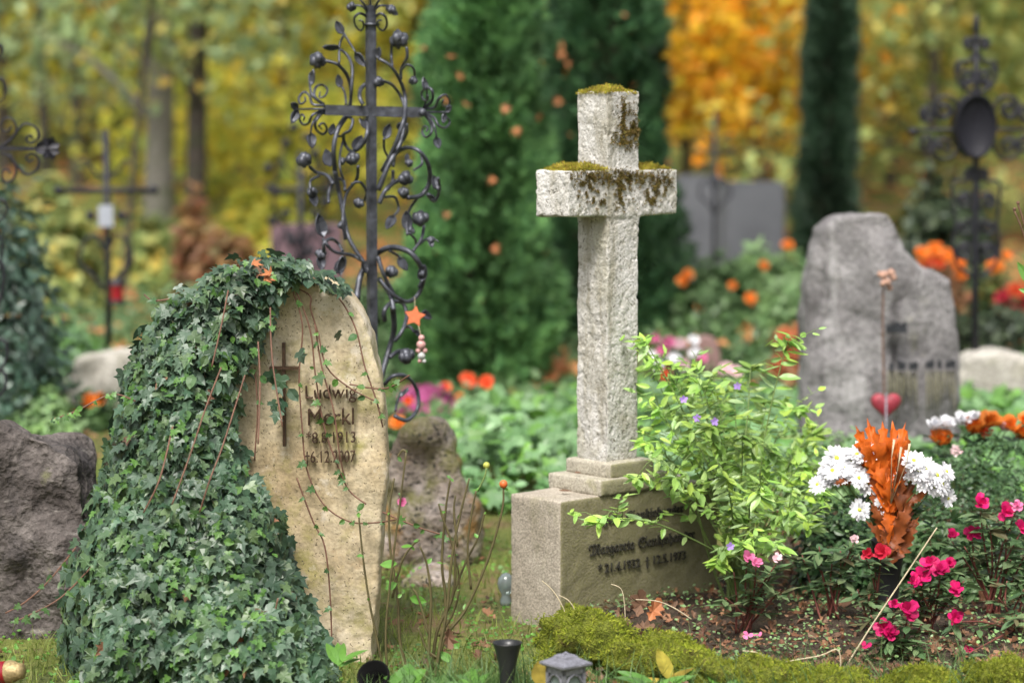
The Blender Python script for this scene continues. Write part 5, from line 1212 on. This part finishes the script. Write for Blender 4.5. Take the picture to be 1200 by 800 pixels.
# ------------------------------------------------------------------ broad weeds and straw at the bottom
def weed(label, px, py, D, ns, size, spread=.6, mat='weed', up=1.0, tp=None):
    c = P(px, py, D); c[2] = max(gz(c[0], c[1]), c[2]-.02); t = thing('weed', label, 'weed', c)
    a = U(0, 6.28, ns); tip = np.stack([np.cos(a)*spread, np.sin(a)*spread*.6-.1, U(.5, 1.2, ns)*up], 1)
    V, Fc = scatter([tp or T_oval(.34, .1, -.35, 6)], np.tile(c, (ns, 1))+rnd(ns, .006), np.stack([-np.cos(a)*.6, -np.sin(a)*.4-.5, np.full(ns, .8)], 1), tip, U(size*.6, size*1.15, ns))
    mesh_np('leaves', V, Fc, M[mat], t)
weed('bright green dandelion-like weed on the mossy stone right of the lantern', 770, 800, 5.3, 9, .10)
weed('green weed at the bottom below the flat mossy stone', 850, 802, 5.3, 8, .09, .8)
weed('small green weed behind the bare rose twigs, right of the black pot', 475, 792, 5.32, 7, .055, .9, 'weed', .6, T_oval(.8, .08, -.1, 5))
weed('pair of upright green leaves right of the bare rose canes', 538, 790, 5.38, 5, .075)
weed('broad pale green leaf tuft at the foot of the yellow gravestone', 398, 768, 5.45, 6, .07, .3)
weed('narrow-leaved weed at the foot of the bush behind the black cone vase', 557, 800, 5.3, 9, .075)
weed('yellowing upright leaf among the moss right of the lantern', 783, 790, 5.32, 3, .11, .15, 'crossmoss', 1.2)
weed('bright yellow green leaf sprig at the far right edge', 1196, 338, 6.4, 5, .06, .3, 'weed', 1.0) if False else None
weed('low dark green weed at the bottom right of the moss', 930, 805, 5.3, 8, .07, .9)
sprig = thing('branch_sprig', 'twig with bright green leaf and budded tips entering at the right edge', 'twig', P(1225, 330, 6.3))
m = MB(); pline(m, [(1240, 400), (1215, 330), (1200, 262), (1193, 240)], 6.3, 1.5, 1.2, 5, 4); pline(m, [(1215, 330), (1200, 275), (1188, 246)], 6.3, 1.2, 1, 5, 4)
for x, y in ((1193, 238), (1189, 245)): m.blob(P(x, y, 6.3), 2.2/ppm(6.3), 6, 5)
m.build('twigs', M['twig'], sprig)
V, Fc = scatter([T_oval(.35, .1, -.1, 5)], [P(1210, 335, 6.3), P(1212, 318, 6.3), P(1215, 345, 6.3)], rnd(3, .3)+[0, -1, .2], [(-.9, 0, 1.4), (-.6, 0, 1), (-1, 0, .3)], [.075, .05, .05]); mesh_np('leaves', V, Fc, M['weed'], sprig)
def straw(label, pts, D, r=1.0):
    c = P(pts[0][0], pts[0][1], D); o = MB(); pline(o, pts, D, r, r*.7, 4, 5); o = o.build('dry_grass_stalk', M['straw'])
    for v in o.data.vertices: v.co -= Vector(c)
    o.location = tuple(c); tag(o, label, 'dry grass')
straw('long straight dry stalk leaning right across the magenta impatiens', [(978, 802), (1020, 735), (1060, 675), (1098, 618)], 5.6, 1.2)
straw('dry stalk bent over in a flat angle above the bottom moss', [(984, 800), (983, 762), (960, 768), (920, 775), (880, 782)], 5.45, .9)
straw('short dry stalk leaning left against the plinth corner', [(672, 745), (660, 712), (648, 692), (635, 680)], 5.62, .8)
straw('thin dry stalk arching right of the plinth corner', [(684, 745), (678, 725), (668, 705), (655, 697)], 5.62, .7)
straw('thin upright dry stalk in front of the inscription foot', [(733, 740), (732, 710), (728, 690), (716, 684)], 5.7, .7)
straw('dry stalk leaning right beside the brown oak leaves', [(810, 725), (790, 712), (770, 704), (745, 702)], 5.85, .8)
straw('bent dry stalk in the weeds at the bottom', [(905, 800), (898, 775), (890, 765), (870, 762)], 5.4, .9)

# ------------------------------------------------------------------ lantern, cone vase, pots, candle, glass ornament
GDL = 5.15; lz_ = P(663, 768, GDL)
lg = gz(lz_[0], GDL); ln_ = thing('grave_lantern', 'grey cast metal grave lantern with pagoda-like square lid, at the bottom of the picture', 'lantern', (lz_[0], GDL, lg))
hh = lz_[2]-lg; a_ = R(38); ex = np.array([math.cos(a_), math.sin(a_), 0]); ey = np.array([-math.sin(a_), math.cos(a_), 0]); c = np.array([lz_[0], GDL, lg])
def sqloft(prof, mb, cc=c, sc_=1):
    V = []; Fc = []
    for r, z in prof:
        for s1, s2 in ((1, 1), (-1, 1), (-1, -1), (1, -1)): V.append(cc+ex*r*s1+ey*r*s2+np.array([0, 0, z]))
    for i in range(len(prof)-1):
        for k in range(4): Fc.append((i*4+k, i*4+(k+1) % 4, (i+1)*4+(k+1) % 4, (i+1)*4+k))
    Fc.append(tuple(range(4*len(prof)-4, 4*len(prof)))); Fc.append((3, 2, 1, 0)); mb.add(V, Fc)
m = MB(); sqloft([(.036, hh-.022), (.041, hh-.018), (.041, hh-.014), (.026, hh-.006), (.02, hh-.003), (.018, hh+.001), (.012, hh+.004)], m)
m.tube([c+ex*.016+[0, 0, hh-.001], c+[0, 0, hh+.008], c-ex*.016+[0, 0, hh-.001]], .0022, 6); m.tube([c+ey*.016+[0, 0, hh-.001], c+[0, 0, hh+.008], c-ey*.016+[0, 0, hh-.001]], .0022, 6); m.build('lid', M['zinc'], ln_, False)
m = MB()
for s1 in (1, -1):
    for s2 in (1, -1): m.box(c+ex*.027*s1+ey*.027*s2+[0, 0, (hh-.02)/2+.005], (.008, .008, hh-.03), ex, ey)
for z in (hh-.03, .012): sqloft([(.031, z-.006), (.031, z+.006)], m)
for s1 in (1, -1):
    for e1, e2 in ((ex, ey), (ey, ex)):
        for sg in (1, -1): m.tube([c+e1*.029*s1+e2*.022*sg+[0, 0, hh-.055], c+e1*.029*s1+e2*.014*sg+[0, 0, hh-.042], c+e1*.029*s1+[0, 0, hh-.036]], .0028, 5)
m.build('frame', M['zinc'], ln_, False)
m = MB(); sqloft([(.024, .02), (.024, hh-.036)], m); m.build('glass_pane', M['glass'], ln_, False)
vc = P(594.5, 752, 5.28); vg = gz(vc[0], 5.28); c = np.array([vc[0], 5.28, vg]); H = vc[2]-vg; r = 17.5/ppm(5.28)
cv = thing('grave_vase', 'black plastic cone vase with flared rim stuck in the grass left of the lantern', 'vase', c)
MB().lathe(c, [(r*.25, -.03), (r*.42, H*.15), (r*.5, H*.45), (r*.62, H*.72), (r*.85, H*.9), (r*1.0, H*.985), (r*1.02, H), (r*.96, H), (r*.8, H*.92), (r*.5, H*.7), (0, H*.5)], 28).build('body', M['blackplastic'], cv)
gc = P(593, 740, 6.5); gg = gz(gc[0], 6.5); c = np.array([gc[0], 6.5, gg])
go = thing('glass_ornament', 'smoky grey green glass ornament half hidden behind the left corner of the plinth', 'ornament', c)
MB().lathe(c, [(0, -.005), (.016, 0), (.017, .012), (.012, .026), (.013, .032), (.021, .045), (.024, .058), (.021, .074), (.012, .085), (0, .09)], 28).build('body', M['glass'], go)
pc = P(438, 782, 5.32); c = np.array([pc[0], 5.32, pc[2]-.02]); ax = norm(np.array([[-.2, -.75, .62]]))[0]; r = 19/ppm(5.32)
pt = thing('plant_pot', 'black plastic pot tipped over at the foot of the yellow gravestone', 'pot', c)
MB().lathe(c+[0, 0, .0], [(0, -.06), (r*.7, -.06), (r*.95, .0), (r*1.05, .0), (r*1.05, .008), (r*.95, .008), (r*.72, -.045), (0, -.048)], 24, ax).build('body', plainmat('matt black plastic', (.006, .006, .006), .9, spec=.1), pt)
c = P(5, 787, 5.45); ax = np.array([1, -.25, .12]); ax /= np.linalg.norm(ax); r = 13/ppm(5.45)
cd = thing('grave_candle', 'red grave candle with dull gold lid lying at the bottom left corner', 'candle', c)
MB().lathe(c, [(0, -.09), (r, -.09), (r*1.02, -.07), (r, .012), (r*.9, .012)], 24, ax).build('cup', M['candlered'], cd)
MB().lathe(c, [(r*1.03, .008), (r*1.08, .014), (r*1.03, .022), (r*.8, .034), (r*.72, .046), (r*.3, .05), (0, .05)], 24, ax).build('lid', M['gold'], cd)

# ------------------------------------------------------------------ flowers in the middle distance
def bloomplant(name, label, px, pyt, D, wpx, fl, mat, leafm='midbush', n=500, size=.05, rad=None, petals=9, layers=3):
    t, (top, g, h, w_, dp) = dome(name, label, 'flowers', px, pyt, D, wpx, 0, n, size, M[leafm])
    for f in fl:
        x, y, r = f[:3]; mt = f[3] if len(f) > 3 else mat
        flower(t, P(x, y, D-w_*.6), (random.uniform(-.3, .3), -1, .6), r/ppm(D), M[mt], petals, .8, layers, .1, lift=.9)
bloomplant('begonia', 'clump of orange and red orange begonias between purple heather and stone cross', 555, 455, 11.2, 90, [(549, 446, 11, 'redorange'), (570, 449, 10, 'redorange'), (541, 469, 10), (522, 455, 8, 'redorange'), (556, 472, 8, 'palepink')], 'orange', n=900)
bloomplant('heather', 'purple heather bush left of the orange begonias', 498, 452, 11.0, 78, [], 'heather', 'heather', 2600, .035)
bloomplant('begonia', 'orange flower by the iron vine ring behind the yellow gravestone', 468, 488, 9.5, 40, [(466, 496, 10), (478, 470, 7, 'redorange')], 'orange', n=250)
bloomplant('rose_plant', 'clump of pink and white roses just right of the stone cross shaft', 795, 400, 10.6, 110, [(783, 401, 9, 'pink'), (777, 411, 8, 'pink'), (797, 404, 9, 'palepink'), (812, 400, 8, 'white'), (790, 420, 9, 'white'), (801, 428, 9, 'palepink'), (814, 414, 8, 'white'), (822, 420, 8, 'pink'), (770, 428, 9, 'white'), (763, 418, 8, 'white'), (780, 440, 9, 'redorange'), (850, 432, 9, 'palepink'), (862, 436, 8, 'palepink'), (768, 398, 7, 'pink')], 'pink', n=900)
bloomplant('chrysanthemum', 'dark bush dotted with orange blooms in front of the blue grey headstones', 838, 300, 14.5, 120, [(800, 330, 8), (806, 322, 8), (838, 368, 8), (880, 350, 8), (858, 335, 6), (874, 385, 9), (895, 312, 7), (923, 288, 8), (820, 360, 6)], 'orange', 'midbush', 2600, .07)
bloomplant('chrysanthemum', 'orange and brown chrysanthemum cushion behind the grey granite gravestone', 1095, 296, 14.0, 110, [(1080, 298, 10), (1095, 294, 11), (1110, 300, 10), (1122, 310, 10), (1126, 322, 9), (1100, 308, 9, 'redorange'), (1086, 306, 8, 'redorange'), (1076, 312, 8)], 'orange', 'c_rust', 1500, .06)
bloomplant('chrysanthemum', 'orange flower head right of the oval plaque cross foot', 1168, 305, 13.6, 60, [(1166, 313, 12), (1180, 300, 7)], 'orange', 'c_dark', 700, .06)
bloomplant('chrysanthemum', 'red and crimson flowers at the right edge above the pale grey boulder', 1190, 335, 13.2, 90, [(1175, 350, 11, 'red'), (1190, 342, 12, 'redorange'), (1200, 356, 10, 'red'), (1184, 362, 9, 'red'), (1206, 330, 10, 'orange')], 'red', 'c_rust', 900, .06)
bloomplant('chrysanthemum', 'blurred orange flowers left behind the ivy, under the pale boulder', 108, 462, 10.4, 60, [(104, 470, 10), (118, 468, 9), (75, 478, 8), (86, 482, 7, 'redorange'), (62, 470, 6)], 'orange', n=500)
bloomplant('rusty_bush', 'rust orange round bush right beside the left side of the grey granite gravestone', 925, 385, 11.8, 60, [(920, 400, 12, 'terraflower'), (930, 420, 12, 'terraflower'), (915, 428, 10, 'terraflower'), (938, 395, 10, 'terraflower'), (905, 435, 9, 'terraflower')], 'orange', 'c_rust', 900, .05) if False else None
M['terraflower'] = leafmat('terracotta petal', [(.6, .2, .08), (.5, .15, .06)], rough=.6, trans=.3)
bloomplant('chrysanthemum', 'terracotta coloured chrysanthemum ball left of the grey granite gravestone', 930, 376, 11.8, 62, [(920, 395, 13), (932, 412, 13), (915, 425, 11), (938, 388, 11), (926, 437, 11), (908, 440, 9), (940, 430, 12)], 'terraflower', 'c_rust', 900, .05)
for lab, px, pt_, D, wp, n, sz, mt in [
        ('pale green low bush with bright leaves in front of the blue grey headstones', 905, 285, 15.0, 110, 2200, .08, 'palegreen'),
        ('pale green bush right of the dark one dotted with orange blooms', 870, 300, 15.8, 110, 1500, .08, 'palegreen'),
        ('green low bush at the foot of the slender dark conifer', 925, 340, 13.4, 90, 1500, .06, 'palegreen'),
        ('dark green bush under the terracotta flowers left of the grey gravestone', 880, 402, 12.4, 120, 1800, .06, 'midbush'),
        ('dark low bush between the dark far headstone and the thuja', 440, 330, 13.6, 100, 1500, .06, 'midbush'),
        ('olive bush behind the pinkish rock and the purple heather', 470, 400, 12.6, 110, 1200, .06, 'midbush'),
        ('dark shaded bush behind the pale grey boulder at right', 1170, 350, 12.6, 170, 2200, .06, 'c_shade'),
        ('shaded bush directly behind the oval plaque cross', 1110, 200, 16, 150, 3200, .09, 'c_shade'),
        ('grey green bush behind the pale boulder at left', 70, 370, 12.2, 130, 2200, .06, 'bluegreen'),
        ('low green perennials at the left edge under the dark bluish bush', 40, 448, 10.0, 110, 1100, .05, 'palegreen'),
        ('rust red shrub between the two tree trunks at left', 226, 225, 18, 42, 700, .12, 'c_rust'),
        ('olive yellow bush left of the rust red shrub', 170, 250, 19, 130, 2200, .13, 'c_olive'),
        ('yellow green bush behind the dark rose cross at left', 300, 215, 20, 130, 2200, .14, 'c_yg'),
        ('yellow brown shaded bush behind the white plate cross', 60, 215, 17, 120, 2200, .12, 'c_olive'),
        ('rusty yellow bush in front of the dark red brown headstone', 268, 262, 15, 90, 1200, .09, 'c_rust')]:
    dome('bush', lab, 'bush', px, pt_, D, wp, 0, n, sz, M[mt])
dome('dark_bush', 'dark bluish green bush filling the left edge behind the black iron cross', 'bush', -10, 178, 10.2, 170, 0, 5500, .055, M['darkbush'], [T_oval(.45, .1, -.2, 4)], depth=.45, droop=.6)

# ------------------------------------------------------------------ conifers
def conifer(label, px, D, wpx, H, mat, n, size, slim=1.0, basew=1.0):
    x = P(px, 400, D)[0]; g = gz(x, D); t = thing('conifer', label, 'conifer', (x, D, g)); w_ = wpx/ppm(D)/2
    zz = U(0, 1, n)**1.1; a = U(0, 6.283, n)
    prof = np.where(zz < .12, .86+zz*1.1, 1.0)*(1-.84*np.clip((zz-.1)/.9, 0, 1)**.75)
    lump = np.array([.88+.34*nz((math.cos(b)*2.2*w_*1.6, math.sin(b)*2.2*w_*1.6, c*H*1.6), 1, px % 13)+.22*nz((math.cos(b)*3, math.sin(b)*3, c*H*5), 1, 3) for b, c in zip(a, zz)])
    rr = w_*prof*lump*U(.78, 1.03, n)
    u = np.stack([np.cos(a), np.sin(a), np.zeros(n)], 1)
    pos = u*rr[:, None]+np.stack([np.full(n, x), np.full(n, D), g+zz*H], 1)
    tg = np.stack([-u[:, 1], u[:, 0], np.zeros(n)], 1)
    V, Fc = scatter([T_spray()], pos, tg+rnd(n, .4)+[0, 0, .2], u*.9+np.array([0, 0, .9])+rnd(n, .35)+[0, 0, -.4], U(size*.6, size*1.2, n))
    mesh_np('crown', V, Fc, M[mat], t)
    m = MB(); m.tube([(x, D, g-.1), (x, D, g+H*.5), (x, D, g+H*.93)], [w_*.16, w_*.1, .01], 8)
    m.build('trunk', M['bark'], t)
    m = MB(); m.lathe((x, D, g), [(.01, .05)]+[(w_*.55*(np.interp(z, [0, .12, 1], [.86, 1, .2])), z*H) for z in np.linspace(.02, .9, 10)]+[(.01, H*.93)], 20); m.build('shaded_inner_twigs', M['core'], t)
    return t
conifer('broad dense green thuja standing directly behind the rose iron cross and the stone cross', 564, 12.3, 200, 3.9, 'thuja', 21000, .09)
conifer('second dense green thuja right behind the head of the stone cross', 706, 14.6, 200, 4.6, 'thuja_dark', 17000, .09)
conifer('slender dark columnar conifer above the grey granite gravestone', 969, 17.5, 72, 5.0, 'conifer', 9000, .10)
V = []; q = [(524, 68), (518, 118), (545, 125), (586, 130), (535, 92), (660, 60), (662, 52), (658, 115), (668, 160), (748, 60), (745, 96), (740, 40), (515, 290), (527, 256), (604, 148), (560, 352), (582, 208), (635, 140), (662, 72), (575, 288), (640, 300), (778, 190), (760, 130), (500, 60), (730, 20)]
n = len(q); pos = []
for i, (x, y) in enumerate(q):
    cx, D, w_ = (564, 12.3, 94) if x < 645 else (702, 14.6, 84)
    k = min(.98, abs(x-cx)/w_/max(.5, 1-.42*(450-y)/450)); pos.append(P(x, y, D-math.sqrt(max(0.02, 1-k*k))*w_/ppm(D)*.95))
for i in range(n):
    V, Fc = scatter(MAP, [pos[i]], rnd(1, .3)+[0, -1, .5], rnd(1), [random.uniform(.035, .06)])
    o = mesh_np('fallen_leaf', V-pos[i], Fc, M['deadorange']); o.location = tuple(pos[i])
    tag(o, 'orange autumn leaf caught in the green thuja boughs', 'leaf', 'orange autumn leaves caught in the two thujas')

# ------------------------------------------------------------------ broadleaf trees
def tree(label, px, D, r_px, H, mat, n, size, crown_px, crown_py, lean=0, bark='bark', low=.35, trunk_only=False, limbs=7, wide=1.6):
    """trunk at px; crown centred at crown_px with radius wide metres, spanning low..H"""
    x = P(px, 400, D)[0]; g = gz(x, D); t = thing('broadleaf_tree', label, 'tree', (x, D, g)); r = r_px/ppm(D)
    top = np.array([x+lean, D, g+H*.85]); base_ = np.array([x, D, g-.15]); m = MB()
    mid = (base_+top)/2+np.array([random.uniform(-.1, .1), 0, 0])
    m.tube([base_, base_*.9+mid*.1, mid, top], [r*1.5, r*1.1, r*.85, r*.3], 10, sub=5)
    cx = P(crown_px, 400, D)[0]; tipz = []
    cl = []
    for i in range(limbs*3):
        a = random.random()*6.28; zz = g+H*(low+(1-low)*random.random()); rr = wide*random.uniform(.25, 1)*math.sqrt(max(.15, 1-((zz-g-H*(low+.4*(1-low)))/(H*.75))**2))
        cl.append(np.array([cx+math.cos(a)*rr, D+math.sin(a)*rr*.8, zz]))
    for i in range(limbs):
        e = cl[i]; s0 = base_+(top-base_)*min(.9, max(.25, (e[2]-g)/H*.75)); m.tube([s0, (s0+e)/2+[0, 0, .15], e], [r*.38, r*.22, r*.08], 6, sub=4)
    m.build('trunk', M[bark], t)
    k = RNG.integers(0, len(cl), n); pos = np.array(cl)[k]+rnd(n, 1.0)*[wide*.26, wide*.22, H*.06]
    pos[:, 2] = np.maximum(pos[:, 2], g+.1)
    V, Fc = scatter([T_quad(.7, .12), T_quad(.55, -.1)], pos, rnd(n, .8)+[0, -.2, .8], rnd(n)+[0, 0, -.5], U(size*.6, size*1.3, n)); mesh_np('crown', V, Fc, M[mat], t)
TR = [('thin dark tree at the far left with green and orange foliage', 62, 26, 7, 6.0, 'c_dark', 2600, .17, 20, 0, 0, 'bark', .28, False, 7, 2.1),
      ('small tree with orange brown leaves at the top left', 95, 33, 8, 6.5, 'c_orange', 2600, .2, 110, 0, 0, 'bark', .42, False, 7, 2.0),
      ('smooth grey barked tree with broad trunk left of the dark trunk', 186, 24, 17, 6.5, 'c_sage', 2600, .15, 170, 0, 0, 'greybark', .26, False, 8, 1.5),
      ('dark trunked tree right of the broad grey trunk', 228, 22, 12, 6.5, 'c_olive', 2600, .16, 240, 0, 0, 'bark', .36, False, 7, 1.6),
      ('leaning dark sapling crossing left of the grey trunk', 142, 18, 4, 4.2, 'c_sage', 1200, .14, 110, 0, .45, 'bark', .45, False, 6, 1.1),
      ('bright yellow green young beech behind the rose iron cross', 330, 30, 6, 6.0, 'c_yg', 4200, .2, 330, 0, 0, 'bark', .10, False, 8, 2.4),
      ('yellow green young beech between the rose iron cross and the thuja', 430, 34, 6, 6.5, 'c_yg', 3600, .22, 430, 0, 0, 'bark', .12, False, 8, 2.4),
      ('olive tree half hidden behind the thuja', 520, 36, 8, 6.5, 'c_olive', 2600, .22, 540, 0, 0, 'bark', .15, False, 7, 2.4),
      ('golden leaved maple above the far headstones right of the stone cross', 800, 27, 6, 5.6, 'c_gold', 4200, .18, 810, 0, 0, 'bark', .28, False, 8, 1.9),
      ('golden orange maple left of the slender dark conifer', 890, 31, 6, 6.0, 'c_gold', 4200, .2, 895, 0, 0, 'bark', .22, False, 8, 2.0),
      ('green yellow low tree behind the far headstones', 850, 38, 7, 7.0, 'c_olive', 3600, .24, 850, 0, 0, 'bark', .1, False, 7, 3.0),
      ('orange leaved tree right of the slender dark conifer', 1040, 33, 6, 6.5, 'c_orange', 2600, .2, 1035, 0, 0, 'bark', .36, False, 8, 1.9),
      ('olive green tree between the slender conifer and the oval plaque cross', 1080, 26, 7, 5.5, 'c_olive', 3600, .17, 1080, 0, 0, 'bark', .16, False, 8, 2.0),
      ('yellow leaved tree at the right behind the oval plaque cross', 1150, 36, 9, 6.5, 'c_yg', 3000, .22, 1140, 0, 0, 'bark', .12, False, 8, 2.2),
      ('shaded green tree at the right edge', 1215, 28, 9, 6.0, 'c_olive', 3000, .18, 1200, 0, 0, 'greybark', .15, False, 8, 1.8),
      ('golden brown tree far behind at the right edge', 1190, 40, 7, 7.0, 'c_gold', 2600, .24, 1180, 0, 0, 'bark', .08, False, 8, 2.4),
      ('olive green tree at the left edge behind the dark bush', 10, 34, 9, 7.0, 'c_yg', 2600, .22, 0, 0, 0, 'bark', .1, False, 8, 2.4),
      ('olive tree far behind the two trunks at left', 200, 36, 8, 7.0, 'c_olive', 3600, .24, 200, 0, 0, 'bark', .06, False, 8, 3.0)]
for a in TR: tree(*a)
def wood():
    # the wood on the rising ground behind reads as one mass
    for mt, x0, x1, n, h0, h1 in [('c_dark', -60, 120, 3200, 0, 8), ('c_orange', 30, 170, 1500, 1.2, 6), ('c_olive', 100, 300, 4200, 0, 8), ('c_gold', 150, 330, 1500, 1, 8), ('c_yg', 240, 520, 6000, 0, 8), ('c_gold', 330, 520, 2200, .5, 8), ('c_orange', 320, 470, 1300, 2, 8), ('c_orange', 760, 1000, 1600, 2, 8), ('c_haze', 225, 420, 3400, .5, 6.0), ('c_haze', 60, 240, 1100, 1.5, 6.0), ('c_haze', 990, 1080, 700, .3, 2.5), ('c_olive', -700, -60, 5000, 0, 8), ('c_gold', -500, -80, 2000, 0, 8), ('c_yg', 1260, 1900, 5000, 0, 8), ('c_olive', 1260, 1900, 4000, 0, 8), ('c_olive', 480, 760, 3600, 0, 8), ('c_gold', 720, 960, 6500, 0, 8), ('c_yg', 740, 960, 1300, 0, 3),
                          ('c_olive', 960, 1130, 3600, 0, 8), ('c_orange', 980, 1110, 2400, 1.0, 8), ('c_yg', 980, 1260, 2200, 0, 8), ('c_gold', 1080, 1260, 1700, 0, 8), ('c_dark', 1080, 1260, 1900, 0, 5)]:
        # foliage hangs in uneven clumps
        ncl = max(8, n//55); y = U(42, 56, ncl); px = U(x0, x1, ncl); x = (px-600)/F*y; z = np.array([gz(a, b) for a, b in zip(x, y)])+h0+U(0, 1, ncl)**.9*(h1-h0)
        cc = np.stack([x, y, z], 1)[RNG.integers(0, ncl, n)]+rnd(n)*[.75, .8, .42]
        V, Fc = scatter([T_quad(.8, .12)], cc, rnd(n, .6)+[0, -.6, .7], rnd(n)+[0, 0, -.5], U(.22, .55, n)); stuff('woodland', V, Fc, M[mt])
    n = 9000; y = U(57, 62, n); x = U(-1, 1, n)*y*.36; z = np.array([gz(a, b) for a, b in zip(x, y)])+U(-.5, 9, n)
    V, Fc = scatter([T_quad(.8, .12)], np.stack([x, y, z], 1), rnd(n, .6)+[0, -.6, .7], rnd(n)+[0, 0, -.5], U(.5, 1.1, n)); stuff('woodland', V, Fc, M['c_olive'])
    # tree stems inside it
    m = MB()
    for i in range(16):
        y = random.uniform(40, 52); x = random.uniform(-.24, .24)*y; g = gz(x, y); m.tube([(x, y, g-.3), (x+random.uniform(-.3, .3), y, g+5), (x+random.uniform(-.5, .5), y, g+10)], [.22, .17, .1], 8)
    o = m.build('woodland', M['bark']); o['kind'] = 'stuff'
wood()
